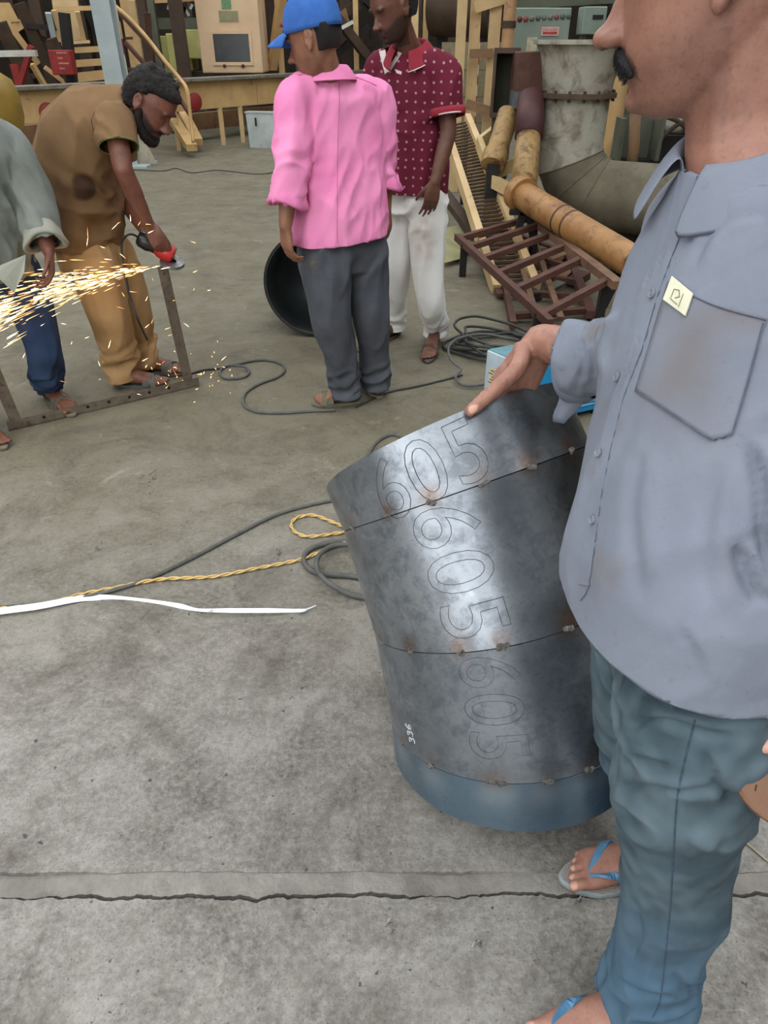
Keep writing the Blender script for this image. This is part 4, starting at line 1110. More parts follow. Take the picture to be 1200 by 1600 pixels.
    vz = obj('visor', MB().add(V, Fv), M_CAP, cap, smooth=True); m = vz.modifiers.new('s', 'SOLIDIFY'); m.thickness = .005; m.offset = 0
    obj('cap_button', MB().ball(HC.p(0, -.012, .146), .008), paint('white_button', (220, 222, 226), None, 30, .7), cap, smooth=True)
    mb = MB()
    for i in range(6):
        a = PI / 3 * i + .3; pts = []
        for z, q in ((.035, 0), (.065, 1), (.09, 2), (.115, 3), (.14, 4)):
            rr = (.105, .100, .088, .066, .02)[q]; pts.append(HC.p(rr * .80 * math.cos(a), -.005 + rr * 1.02 * math.sin(a), z + (0, .006, .012, .018, .008)[q]))
        mb.tube(pts, .0012, 5, smooth=3)
    obj('cap_seam', mb, paint('cap_stitch', (48, 84, 150), None, 40, .9), cap)
    lg = MB()
    for dx, dz in ((-.012, .0), (-.004, .004), (.004, .0), (.012, .004)): lg.ball(HC.p(dx, .1165, .058 + dz), .004, .003, .006, H.r, H.f, H.u, 8, 5)
    obj('cap_emblem', lg, paint('red_embroidery', (176, 52, 60), None, 60, .8), cap, smooth=True)
pink_man()

# ---------------------------------------------------------------- man in the maroon polo shirt
def maroon_man():
    root = thing('person', 'man in a maroon polo shirt and white trousers behind the man in pink', 'person', tuple(gnd(648, 540)))
    f = unit(A(-.50, -.86, 0)); lat = unit(A(.86, -.50, 0)); up = A(0, 0, 1)
    la = gnd(680, 538); ra = gnd(618, 527); toeL = gnd(668, 563, .018); toeR = gnd(561, 546, .018)
    s = dict(torso=[(pz(645, 4.10, .82), lat, .185, .150, up), (pz(645, 4.10, .90), lat, .186, .150, up), (pz(645, 4.10, 1.05), lat, .185, .148, up), (pz(646, 4.10, 1.20), lat, .190, .140, up), (pz(646, 4.10, 1.34), lat, .196, .128, up),
                    (pz(645, 4.10, 1.43), lat, .178, .105, up), (pz(642, 4.09, 1.49), lat, .105, .078, up), (pz(640, 4.08, 1.515), lat, .068, .062, up)],
             neck=pz(640, 4.07, 1.50),
             armL=(pz(693, 3.99, 1.43), pz(701, 3.93, 1.17), pz(680, 3.85, .96)), armR=(pz(594, 4.20, 1.43), pz(582, 4.17, 1.16), pz(575, 4.10, .94)),
             handL=(A(-.18, -.05, -1), A(-.25, .95, 0), A(-.9, -.1, .1), .28, .10), handR=(A(0, -.1, -1), A(.8, .3, 0), A(.2, -.9, 0), .35),
             legL=(pz(668, 4.06, .90), pz(668, 3.98, .50), la + A(.0, .03, .095)), legR=(pz(622, 4.17, .90), pz(622, 4.12, .50), ra + A(-.01, .02, .095)),
             toeL=toeL, toeR=toeR)
    H = Head(pz(613, 3.98, 1.672), (-.80, -.52, -.36), (-.22, -.12, .95), 1.05)
    far_body(root, H, s, skin('skin_dark_brown', (112, 72, 54), (88, 56, 42)), dict(moustache=True, beard=.85))
    t = NT('maroon_dotted_knit')
    col = t.mix(t.ramp(t.noise(6, 4), [(.35, 0), (.7, 1)]), c(108, 34, 52), c(90, 26, 42))
    vo = t.n('ShaderNodeTexVoronoi'); vo.inputs['Scale'].default_value = 24; vo.inputs['Randomness'].default_value = .25; vo.voronoi_dimensions = '2D'; sp = t.n('ShaderNodeSeparateXYZ'); cb = t.n('ShaderNodeCombineXYZ'); t.l(t.co(), sp.inputs[0]); t.l(sp.outputs[0], cb.inputs[0]); t.l(sp.outputs[2], cb.inputs[1]); t.l(cb.outputs[0], vo.inputs['Vector'])
    col = t.mix(t.math('MULTIPLY', t.ramp(vo.outputs['Distance'], [(.11, 1), (.16, 0)]), .6), col, c(206, 160, 168))
    M = t.out(col, .85, 0, t.bump(t.noise(500, 2), .3, .001), .2)
    mb = shirt_mb(s, dict(L=(.080, .074, .06, 3, 1), R=(.080, .074, .06, 3, 1)))
    L = s['armL']; R_ = s['armR']; cl = L[0] * .28 + L[1] * .72; cr = R_[0] * .28 + R_[1] * .72
    P = mb; limb(mb, [L[0] * .5 + L[1] * .5, L[0] * .2 + L[1] * .8], [.077, .072]); limb(mb, [R_[0] * .5 + R_[1] * .5, R_[0] * .2 + R_[1] * .8], [.077, .072])
    def wr(V): return .0045 * folds(V, (.2, 0, 1), 8, .2, 2) + .006 * np.exp(-((V[:, 2] - 1.22) / .06) ** 2) * folds(V, (1, 0, .15), 9, .15, 5)
    sh, V, F = garment(root, 'polo_shirt', mb, M, [(pz(645, 4.1, .875), (0, 0, -1), .32), (cl, L[1] - L[0], .1), (cr, R_[1] - R_[0], .1), (s['neck'] + A(0, 0, .005), (0, 0, 1), .11)], wr, px=[(598, 58), (636, 58), (637, 68), (608, 106)])
    B = bvh_of(V, F); M_W = paint('white_knit_trim', (222, 212, 206), (200, 190, 186), 60, .9)
    obj('placket_facing', surf_patch(B, [(588, 64), (599, 62)], [(602, 116), (608, 111)], 4, 10, .003), M_W, sh)
    obj('placket_facing', surf_patch(B, [(632, 66), (638, 68)], [(607, 106), (611, 110)], 4, 10, .003), M_W, sh)
    obj('chest_logo', surf_patch(B, [(617, 108), (628, 112)], [(620, 114), (627, 117)], 6, 3, .002), M_W, sh)
    u = L[1] - L[0]
    M_C = cloth('maroon_collar_knit', (150, 50, 62), (136, 42, 54), 12, 500)
    turnup(sh, cl, u, .083, M_C, .028, .0, 1, .003)
    mbx = MB(); uu = unit(np.cross(u, A(0, 0, 1))); vv = np.cross(uu, unit(u)); mbx.tube([cl + unit(u) * .002 +   .087 * (uu * math.cos(a) + vv * math.sin(a)) for a in np.linspace(0, 2 * PI, 33)], .0035, 6, caps=False)
    obj('sleeve_trim', mbx, M_W, sh, smooth=True)
    ck = dict(cen=pz(640, 4.065, 1.512), lat=lat, fwd=unit(f + A(0, 0, -.2)), up=unit(A(-.10, -.05, 1)), rw=.078, rd=.074, stand=.030, fall=.066, gap=.40, point=.012, flare=.030)
    collar_obj(sh, M_C, **ck)
    mbc = MB(); collar(mbc, **ck); q = mbc.arr().reshape(41, 6, 3)[:, 5]; obj('collar_trim', MB().tube(list(q), .003, 6), M_W, sh, smooth=True)
    M_T = cloth('white_cotton_twill', (232, 230, 225), (220, 217, 211), 5, 900, .85, masks=(('stain', (146, 118, 82)),), fuzz=.2)
    mb = MB(); mb.loft([(pz(645, 4.10, .74), lat, .165, .105, up), (pz(645, 4.10, .84), lat, .175, .125, up), (pz(645, 4.10, .95), lat, .170, .122, up), (pz(645, 4.10, 1.02), lat, .16, .115, up)], 30, 2.4)
    a, b = s['legL'][2], s['legR'][2]
    limb(mb, [pz(667, 4.05, .86), pz(668, 4.02, .68), pz(669, 3.99, .48), pz(675, 4.0, .28), a + A(.0, .0, .02), a + A(0, 0, -.06)], [.105, .098, .083, .073, .062, .066])
    limb(mb, [pz(623, 4.16, .86), pz(620, 4.15, .68), pz(619, 4.13, .48), b * .5 + pz(619, 4.13, .48) * .5, b + A(0, 0, .02), b + A(0, 0, -.06)], [.102, .094, .08, .072, .062, .066])
    k1 = at(662, 375, 3.92)
    def wt(V): return .004 * folds(V, (.05, 0, 1), 8, .13, 3) + .007 * np.exp(-((V[:, 2] - .78) / .09) ** 2) * folds(V, (1, 0, .3), 9, .2, 4) + .006 * np.exp(-((V[:, 2] - .13) / .07) ** 2) * folds(V, (1, 0, .3), 13, .2, 6)
    garment(root, 'trousers', mb, M_T, [(a + A(0, 0, -.05), (0, 0, -1), .12), (b + A(0, 0, -.05), (0, 0, -1), .12), (pz(645, 4.1, 1.0), (0, 0, 1), .3)], wt,
            attrs=lambda V: dict(stain=np.clip(.75 * np.exp(-(((V - k1) / A(.06, .2, .12)) ** 2).sum(1)) * (.7 + .6 * perlin(V * 22)), 0, 1)))
    far_sandals(root, s, paint('brown_sandal_sole', (92, 80, 68), (76, 66, 56), 20, .8), paint('brown_sandal_strap', (84, 68, 56), (66, 54, 44), 20, .7), 'cross')
    mb = MB(); H.hair(mb, .013, -.05, .06); V, F = remesh(mb, .006, 3); fin('hair', V + normals(V, F) * (.003 * perlin(V * 120))[:, None], F, M_HAIR, root)
maroon_man()

# ---------------------------------------------------------------- man bending over the grinder
def brown_man():
    root = thing('person', 'bearded man in a brown T-shirt and tan trousers bending over an angle grinder', 'person', tuple(gnd(205, 598)))
    lat = unit(A(.30, .95, 0)); f = unit(A(.95, -.30, 0))
    ra, la = gnd(196, 606), gnd(231, 584); toeR, toeL = gnd(262, 600, .018), gnd(288, 580, .018)
    T = [at(133, 388, 3.62), at(134, 345, 3.62), at(129, 300, 3.63), at(128, 255, 3.63), at(138, 215, 3.62), at(160, 183, 3.60), at(186, 166, 3.58), at(204, 160, 3.57)]
    W = [(.195, .150), (.20, .158), (.205, .176), (.21, .186), (.215, .178), (.205, .145), (.12, .085), (.068, .062)]
    s = dict(torso=[(p, lat, w[0], w[1]) for p, w in zip(T, W)], neck=at(198, 163, 3.57),
             armR=(at(180, 196, 3.42), at(192, 264, 3.33), at(232, 352, 3.40)), armL=(at(188, 190, 3.78), at(186, 300, 3.80), at(226, 360, 3.56)),
             handR=(A(.42, .0, -.9), A(-.35, .85, -.1), A(.3, .3, -.6), (.55, .9, .8), .02, [at(250, 366, 3.40), at(259, 375, 3.41), at(264, 384, 3.42), at(265, 390, 3.43)]), handL=(A(.55, -.1, -.7), A(.2, -.9, -.3), A(.3, -.2, .9), (1.0, 1.1, .7), .02),
             legR=(at(142, 392, 3.60), at(172, 478, 3.47), ra + A(.0, .02, .095)), legL=(at(166, 390, 3.72), at(206, 472, 3.70), la + A(0, .02, .095)), toeR=toeR, toeL=toeL)
    H = Head(at(236, 162, 3.53), (.72, -.22, -.64), (.66, -.05, .74), 1.06)
    far_body(root, H, s, skin('skin_deep_brown', (124, 78, 60), (98, 60, 46), beard=(24, 20, 19)), dict(moustache=True, beard=1.))
    st = at(128, 288, 3.42); st2 = at(75, 290, 3.6)
    M = cloth('brown_jersey', (132, 104, 74), (120, 93, 65), 6, 700, .9, masks=(('sweat', (74, 54, 42)), ('damp', (96, 74, 54))), fuzz=.25)
    mb = shirt_mb(s, dict(R=(.080, .076, .06, 2, 1), L=(.080, .076, .06, 2, 1)))
    R_, L = s['armR'], s['armL']
    for q in (R_, L): limb(mb, [q[0], q[0] * .4 + q[1] * .6], [.082, .078])
    cr = R_[0] * .52 + R_[1] * .48; cl = L[0] * .52 + L[1] * .48
    def wr(V):
        w = .0035 * folds(V, (.4, 0, 1), 8, .2, 2) + .010 * np.exp(-(np.linalg.norm(V - at(165, 330, 3.45), axis=1) / .2) ** 2) * folds(V, (.75, 0, -.45), 10, .12, 6)
        return w + .006 * np.exp(-(np.linalg.norm(V - at(165, 200, 3.42), axis=1) / .12) ** 2) * folds(V, (.5, 0, -.9), 14, .12, 4)
    def at_(V):
        q = project(V); n = perlin(V * 16) * .35
        d = np.sqrt(((q[:, 0] - 132) / 24) ** 2 + ((q[:, 1] - 293) / 24) ** 2) + n * .6
        sw = np.clip((1.0 - d) * 4, 0, 1) * (V[:, 1] < 3.60)
        dm = np.clip((q[:, 1] - 262 - .35 * (q[:, 0] - 70)) / 25 + n * 2, 0, 1) * np.clip((125 - q[:, 0]) / 40 + n, 0, 1) * .8
        return dict(sweat=sw, damp=dm)
    hemN = T[0] - T[2]
    sh, V, F = garment(root, 't_shirt', mb, M, [(at(133, 382, 3.62), A(-.1, 0, -1), .38), (cr, R_[1] - R_[0], .11), (cl, L[1] - L[0], .11), (at(208, 158, 3.56), T[-1] - T[-3], .10)], wr, attrs=at_)
    mbx = MB(); u = unit(R_[1] - R_[0]); uu = unit(np.cross(u, A(0, 0, 1))); vv = np.cross(uu, u); mbx.tube([cr + .081 * (uu * math.cos(a) + vv * math.sin(a)) for a in np.linspace(0, 2 * PI, 33)], .0035, 6, caps=False)
    obj('sleeve_trim', mbx, paint('green_trim', (112, 132, 62), None, 30, .9), sh, smooth=True)
    nk = H.p(0, -.05, -.115) * .35 + s['neck'] * .65; u = unit(T[-1] - T[-3]); uu = unit(np.cross(u, A(0, 1, 0))); vv = np.cross(uu, u)
    obj('neckband', MB().tube([nk + .071 * (uu * math.cos(a) + vv * math.sin(a)) for a in np.linspace(0, 2 * PI, 33)], .007, 8, caps=False), M, sh, smooth=True)
    M_T = cloth('tan_cotton_twill', (176, 140, 96), (160, 124, 84), 6, 900, .85, masks=(('dark', (84, 56, 34)),), fuzz=.2)
    mb = MB(); mb.loft([(at(150, 425, 3.60), lat, .150, .125), (at(143, 395, 3.60), lat, .160, .132), (at(136, 355, 3.63), lat, .160, .125), (at(134, 325, 3.63), lat, .150, .115)], 30, 2.4)
    a, b = s['legR'][2], s['legL'][2]
    limb(mb, [at(138, 392, 3.58), at(152, 430, 3.51), at(172, 490, 3.47), at(186, 545, 3.52), a + A(-.01, 0, .02), a + A(-.012, -.01, -.06)], [.100, .120, .102, .085, .070, .072])
    limb(mb, [at(168, 380, 3.74), at(190, 430, 3.72), at(206, 480, 3.70), at(218, 530, 3.74), b + A(-.01, 0, .02), b + A(-.01, 0, -.05)], [.100, .108, .094, .08, .068, .07])
    def wt(V): return .0045 * folds(V, (.25, 0, 1), 8, .14, 3) + .009 * np.exp(-((V[:, 2] - .15) / .1) ** 2) * folds(V, (1, 0, .25), 12, .18, 5) + .006 * np.exp(-((V[:, 2] - .65) / .12) ** 2) * folds(V, (.8, 0, -.6), 9, .18, 8)
    garment(root, 'trousers', mb, M_T, [(a + A(0, 0, -.052), (.1, 0, -1), .13), (b + A(0, 0, -.052), (0, 0, -1), .13), (at(135, 335, 3.62), (0, 0, 1), .3)], wt,
            attrs=lambda V: dict(dark=np.zeros(len(V))))
    far_sandals(root, s, paint('grey_sandal_sole', (92, 92, 86), (76, 76, 72), 20, .8), paint('grey_sandal_strap', (96, 96, 90), (80, 80, 76), 20, .8), 'cross')
    mb = MB(); H.hair(mb, .016, -.05, .066)
    rr = random.Random(3)
    for k in range(60):
        a = rr.uniform(0, 2 * PI); z = rr.uniform(-.02, .12); w = math.sqrt(max(0, 1 - (z / .14) ** 2)); y = -.012 + .10 * w * math.sin(a)
        if math.sin(a) > .4 and z < .075: continue
        mb.ball(H.p(.085 * w * math.cos(a), y, z), .018)
    V, F = remesh(mb, .006, 2); fin('hair', V + normals(V, F) * (.005 * perlin(V * 90))[:, None], F, M_HAIR, root)
    # beard as a volume along the jaw
    mb = MB()
    for sx in (-1, 1):
        pts = [H.p(sx * .073, .004, -.02), H.p(sx * .072, .012, -.055), H.p(sx * .062, .035, -.085), H.p(sx * .042, .066, -.108), H.p(sx * .0, .084, -.118)]
        mb.tube(*spline(pts, [.010, .016, .019, .021, .022], 4), n=10)
    mb.tube([H.p(x, .0985 - 9 * x * x, -.058 - 8 * x * x) for x in np.linspace(-.034, .034, 11)], .0055, 8)
    V, F = remesh(mb, .005, 2); fin('beard', V + normals(V, F) * (.004 * perlin(V * 130))[:, None], F, M_HAIR, root)
    return s
BROWN = brown_man()

# ---------------------------------------------------------------- man in the grey shirt cut by the left edge
def grey_man():
    root = thing('person', 'man in a grey-green shirt and dark jeans standing at the left edge', 'person', tuple(gnd(30, 650)))
    lat = unit(A(.62, .78, 0)); f = unit(A(.78, -.62, 0)); up = A(0, 0, 1)
    la, ra = gnd(80, 628), gnd(-42, 682); toeL, toeR = gnd(114, 646, .018), gnd(6, 697, .018)
    s = dict(torso=[(at(-20, 455, 3.12), lat, .195, .150, up), (at(-20, 420, 3.12), lat, .195, .150, up), (at(-28, 360, 3.12), lat, .190, .148, up), (at(-38, 300, 3.12), lat, .190, .142, up), (at(-46, 245, 3.12), lat, .190, .130, up),
                    (at(-50, 210, 3.12), lat, .172, .106, up), (at(-54, 185, 3.10), lat, .10, .075, up), (at(-56, 172, 3.10), lat, .066, .060, up)],
             neck=at(-56, 178, 3.10),
             armL=(at(6, 222, 3.22), at(52, 315, 3.16), at(76, 392, 3.05)), armR=(at(-112, 215, 3.0), at(-135, 330, 2.92), at(-110, 420, 2.84)),
             handL=(A(.0, -.25, -.9), A(-.5, -.3, 0), A(.6, -.7, 0), .5), handR=(A(.3, -.2, -.9), A(.6, .4, 0), A(.2, -.8, 0), .4),
             legL=(at(18, 420, 3.24), at(58, 515, 3.14), la + A(-.02, .04, .095)), legR=(at(-48, 420, 3.02), at(-45, 530, 2.95), ra + A(0, .03, .095)), toeL=toeL, toeR=toeR)
    H = Head(at(-72, 112, 3.06), (.75, -.55, -.35), (.2, -.1, .97), 1.02)
    far_body(root, H, s, skin('skin_mid_brown', (128, 80, 60), (100, 60, 46)), dict(moustache=True, stubble=.3))
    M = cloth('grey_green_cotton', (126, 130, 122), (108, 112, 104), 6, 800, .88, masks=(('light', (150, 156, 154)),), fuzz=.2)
    mb = shirt_mb(s, dict(L=(.082, .078, .062, 6, .84), R=(.080, .072, .06, 6, .6)))
    L, R_ = s['armL'], s['armR']; cl = L[1] * .16 + L[2] * .84; cr = R_[1] * .4 + R_[2] * .6
    def wr(V): return .006 * folds(V, (.35, 0, -1), 9, .13, 2) + .003 * folds(V, (.5, 0, -1), 17, .2, 5)
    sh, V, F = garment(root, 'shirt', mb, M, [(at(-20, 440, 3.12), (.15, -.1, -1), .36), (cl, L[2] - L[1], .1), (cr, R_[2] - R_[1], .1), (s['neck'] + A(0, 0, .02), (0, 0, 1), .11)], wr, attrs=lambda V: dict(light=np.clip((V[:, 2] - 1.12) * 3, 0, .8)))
    M_L = cloth('pale_turnup', (162, 162, 148), (146, 146, 132), 9, 800)
    turnup(sh, cl, L[2] - L[1], .070, M_L, .06, .03, 2, .018)
    # front tail of the shirt hanging open to a point
    tl = [at(-8, 418, 2.97), at(40, 398, 3.0), at(38, 425, 2.98), at(22, 458, 2.96), at(4, 440, 2.95), at(-10, 428, 2.95)]
    q = np.array(tl); n_ = unit(A(.4, -.9, .1)); obj('shirt_tail', MB().rings([q - n_ * .003, q + n_ * .003]), M_L, sh)
    collar_obj(sh, M, cen=s['neck'] + A(0, 0, .01), lat=lat, fwd=f, up=up, rw=.072, rd=.068, stand=.03, fall=.05, gap=.5, point=.03)
    M_T = cloth('dark_indigo_denim', (44, 58, 86), (34, 44, 66), 8, 1200, .9, masks=(('worn', (62, 82, 112)),), fuzz=.15)
    mb = MB(); mb.loft([(at(-12, 470, 3.12), lat, .16, .11, up), (at(-14, 430, 3.12), lat, .172, .125, up), (at(-16, 395, 3.12), lat, .17, .12, up)], 28, 2.4)
    a, b = s['legL'][2], s['legR'][2]
    limb(mb, [at(22, 425, 3.22), at(42, 465, 3.18), at(62, 520, 3.14), at(72, 570, 3.2), a + A(0, 0, .0), a + A(0, 0, -.06)], [.108, .100, .082, .074, .066, .066])
    limb(mb, [at(-48, 425, 3.02), at(-48, 480, 2.98), at(-45, 540, 2.95), b * .5 + at(-45, 540, 2.95) * .5, b, b + A(0, 0, -.06)], [.108, .100, .082, .074, .066, .066])
    def wt(V): return .004 * folds(V, (.1, 0, 1), 9, .15, 2) + .008 * np.exp(-((V[:, 2] - .13) / .08) ** 2) * folds(V, (1, 0, .2), 14, .2, 4)
    garment(root, 'jeans', mb, M_T, [(a + A(0, 0, -.05), (0, 0, -1), .12), (b + A(0, 0, -.05), (0, 0, -1), .12)], wt, attrs=lambda V: dict(worn=np.clip(.4 + .6 * perlin(V * 10), 0, .7) * np.clip((.55 - V[:, 2]) / .2, 0, 1)))
    far_sandals(root, s, paint('olive_sandal_sole', (118, 112, 96), (98, 92, 78), 20, .8), paint('olive_sandal_strap', (104, 100, 86), (84, 80, 70), 20, .8), 'cross')
    mb = MB(); H.hair(mb, .012, -.05, .06); V, F = remesh(mb, .007, 3); fin('hair', V, F, M_HAIR, root)
grey_man()
# ================================================================ things on the shop floor
def rail(a, b, w, h): return MB().bar(a, b, w, h)
def L_bar(mb, a, b, side, up, w=.04, t=.005):
    """angle iron from a to b with flanges along side and up"""
    a, b = np.asarray(a, float), np.asarray(b, float); d = unit(b - a); s = unit(np.asarray(side, float) - d * np.dot(side, d)); u = np.asarray(up, float); u = unit(u - d * (u @ d) - s * (u @ s))
    m = (a + b) / 2; h = (b - a) / 2
    mb.box(m + s * w / 2 + u * t / 2, h, s * w / 2, u * t / 2); mb.box(m + u * w / 2 + s * t / 2, h, s * t / 2, u * (w / 2 - .0005))
    return mb
# ---- angle-iron frame being cut
M_FR = paint('raw_steel_angle', (120, 108, 94), (92, 80, 68), 16, .55, .35, rust=.45, rustcol=(98, 66, 46))
fa, fb = gnd(14, 674), gnd(312, 603); fd = unit(fb - fa); fs = unit(np.cross(A(0, 0, 1), fd))
fr = thing('angle_iron_workpiece', 'rusty angle-iron frame being cut beside the bending man', 'frame', tuple((fa + fb) / 2))
obj('bottom_rail', L_bar(MB(), fa, fb, fs, (0, 0, 1), .05, .005), M_FR, fr)
t1 = at(262, 414, 3.44); b1 = fb - fd * .03 + A(0, 0, .004)
obj('upright', L_bar(MB(), b1, t1, -fd, fs, .05, .006), M_FR, fr)
b0 = fa + fd * .02 + A(0, 0, .004); obj('upright', L_bar(MB(), b0, b0 + (t1 - b1), fd, fs, .05, .006), M_FR, fr)
for k in range(9):
    p = fa + (fb - fa) * (k + .6) / 9.2 - fs * .0005 + A(0, 0, .03)
    obj('bolt_hole', MB().lathe(p, -fs, [(0, .008), (.0012, .008), (.0012, 0)], 12), paint('hole_dark', (22, 20, 18), None, 30, 1, bump=0), fr)
# ---- angle grinder in the hands
g0, g1 = at(216, 371, 3.465), at(272, 400, 3.465); gd = unit(g1 - g0)
gr = thing('angle_grinder', 'black and red angle grinder in the hands of the bending man', 'grinder', tuple((g0 + g1) / 2))
obj('handle_body', MB().lathe(g0, gd, [(0, .0), (0, .030), (.012, .038), (.05, .041), (.07, .034), (.13, .031), (.15, .0)], 20), paint('black_plastic', (28, 28, 28), (20, 20, 20), 30, .3, bump=.05), gr, auto=True)
obj('gear_housing', MB().lathe(g1 - gd * .035, gd, [(-.05, 0), (-.05, .034), (-.03, .042), (.015, .044), (.032, .038), (.036, .0)], 20), paint('red_enamel', (196, 40, 36), (178, 32, 30), 20, .35, bump=0), gr, auto=True)
dn = unit(A(.25, -.25, .93)); dc = g1 + A(-.012, -.01, -.030)
obj('guard', MB().lathe(dc, dn, [(.010, .02), (.012, .055), (-.002, .058), (-.002, .053), (.006, .05), (.006, .02)], 24), paint('guard_steel', (150, 150, 148), (110, 108, 104), 30, .35, .8), gr, auto=True)
obj('cutting_disc', MB().lathe(dc - dn * .004, dn, [(-.0015, 0), (-.0015, .05), (.0015, .05), (.0015, 0)], 28), paint('disc_abrasive', (64, 60, 56), None, 90, .9), gr, auto=True)
cp = [g0 + gd * .01, at(206, 366, 3.40), at(196, 370, 3.40), at(190, 384, 3.42), at(194, 420, 3.36), at(204, 468, 3.34), at(220, 510, 3.34), gnd(240, 548, .01), gnd(258, 572, .006), gnd(282, 586, .006), gnd(320, 578, .006), gnd(345, 576, .006)]
obj('power_cord', MB().tube(cp, .0052, 8, smooth=6), paint('black_rubber_cord', (36, 38, 36), None, 30, .6, bump=0), gr, smooth=True)
# ---- grinding sparks: nobody could count them
rs = random.Random(11); mbs = [MB(), MB(), MB()]
so = at(256, 415, 3.40)
def streak(m, p, v, L, r):
    q = unit(np.cross(v, A(0, 0, 1) if abs(v[2]) < .9 else A(1, 0, 0))); w = np.cross(v, q)
    a, b = p - v * L / 2, p + v * L / 2; c0 = p + v * L * .2
    m.add([a, c0 + q * r, c0 + w * r, c0 - q * r, c0 - w * r, b], [(0, 2, 1), (0, 3, 2), (0, 4, 3), (0, 1, 4), (5, 1, 2), (5, 2, 3), (5, 3, 4), (5, 4, 1)])
for k in range(1500):
    u = rs.random() ** .62; reach = .02 + 1.25 * u
    wide = k > 1080
    d = unit(A(-1, rs.gauss(-.60, .10), rs.gauss(-.015, .075 if not wide else .16))); p = so + d * reach + A(0, 0, -.12 * reach ** 2)
    v = unit(d + A(0, 0, -.24 * reach))
    L = rs.uniform(.012, .04) + .085 * reach * rs.random(); r = rs.uniform(.0009, .0019) * (.8 if wide else 1)
    if k > 1440: p = so + A(rs.uniform(-.75, .3), rs.uniform(-.3, .1), rs.uniform(-.6, .3)); L = rs.uniform(.012, .05); v = unit(A(rs.gauss(-.6, .6), rs.gauss(0, .3), rs.gauss(-.5, .6)))
    streak(mbs[0 if rs.random() < .4 else (1 if rs.random() < .6 else 2)], p, v, L, r)
for k in range(46):   # bounced sparks by the foot of the frame
    p = gnd(300, 597) + A(rs.gauss(0, .13), rs.gauss(-.02, .1), abs(rs.gauss(.03, .06))); v = unit(A(rs.gauss(0, 1), rs.gauss(0, .4), rs.gauss(.3, 1))); r = .0019; L = rs.uniform(.006, .022)
    q = unit(np.cross(v, A(.3, .9, .2))); w = np.cross(v, q); a, b = p - v * L / 2, p + v * L / 2
    mbs[1].add([a, p + q * r, p + w * r, p - q * r, p - w * r, b], [(0, 2, 1), (0, 3, 2), (0, 4, 3), (0, 1, 4), (5, 1, 2), (5, 2, 3), (5, 3, 4), (5, 4, 1)])
sp0 = None
for i, (col, st) in enumerate((((1., .80, .46, 1), 5.), ((1., .56, .18, 1), 3.6), ((1., .38, .09, 1), 2.6))):
    t = NT('spark_glow'); t.p.inputs['Base Color'].default_value = (0, 0, 0, 1); t.p.inputs['Emission Color'].default_value = col; t.p.inputs['Emission Strength'].default_value = st
    if sp0 is None:
        sp0 = obj('grinding_sparks', mbs[i], t.m, origin=tuple(so)); tag(sp0, 'orange and white grinding sparks flying left from the grinder', 'sparks'); sp0['kind'] = 'stuff'
    else:
        o = obj('hot_sparks', mbs[i], t.m, sp0); o['kind'] = 'stuff'
# ---- dark open duct section lying behind the man in pink
bc = A(*pz(489, 4.30, .318)); ba = unit(A(.10, .97, -.10)); BR = .30
bo = thing('duct_section', 'short black steel duct section lying open end forward behind the grey trousers', 'duct', (bc[0], bc[1] + .15, 0))
prof = [(.42, BR), (.01, BR), (0, BR + .003), (-.004, BR), (-.004, BR - .012), (0, BR - .016), (.14, BR - .03), (.26, BR - .09), (.33, BR - .19), (.36, .0)]
obj('shell', MB().lathe(bc, ba, prof, 64), paint('black_bitumen_steel', (38, 42, 42), (26, 29, 29), 10, .38, .2, bump=.2, bscale=40), bo, auto=True)
obj('worn_rim', MB().lathe(bc, ba, [(.012, BR + .001), (-.0045, BR + .0035), (-.0055, BR - .006), (.0, BR - .0145)], 64), paint('rim_black', (16, 16, 15), None, 30, .7), bo, auto=True)
# ---- cables on the floor
def floor_cable(name, pts, r, mat, label, cat='cable', z=0., zs=None, k=6):
    P = [gnd(x, y, r + z + (zs[i] if zs else 0)) for i, (x, y) in enumerate(pts)]
    o = obj(name, MB().tube(P, r, 8, smooth=k), mat, smooth=True); tag(o, label, cat); return o
M_CG = paint('grey_rubber_cable', (92, 92, 88), (74, 74, 70), 20, .7, bump=.05)
M_CB = paint('dark_rubber_cable', (58, 60, 58), (44, 46, 45), 20, .65, bump=.05)
floor_cable('cable', [(524, 641), (490, 642), (440, 645), (400, 643), (381, 632), (384, 614), (405, 600), (432, 590), (444, 580), (440, 569), (420, 563), (400, 563), (375, 568), (352, 573), (344, 582), (352, 591), (378, 590), (389, 582), (382, 573), (360, 571)], .0075, M_CG, 'thin grey cable with a loop on the floor left of the man in pink', zs=[0] * 15 + [0, 0, .004, .012, .02])
floor_cable('cable', [(556, 636), (572, 628), (610, 612), (650, 604), (700, 592), (722, 586)], .006, M_CB, 'thin dark cable running from the sandals of the man in pink to the coil')
floor_cable('cable', [(205, 265), (255, 267), (275, 263), (300, 270), (340, 266), (400, 272), (436, 268)], .006, M_CB, 'thin dark cable across the far floor behind the grinder')
floor_cable('cable', [(-30, 952), (60, 944), (150, 929), (230, 905), (300, 872), (370, 835), (430, 805), (480, 790), (530, 780), (575, 774), (640, 760), (660, 715), (620, 680), (590, 690), (570, 720)], .0072, M_CG, 'grey cable running from the left edge under the duct elbow')
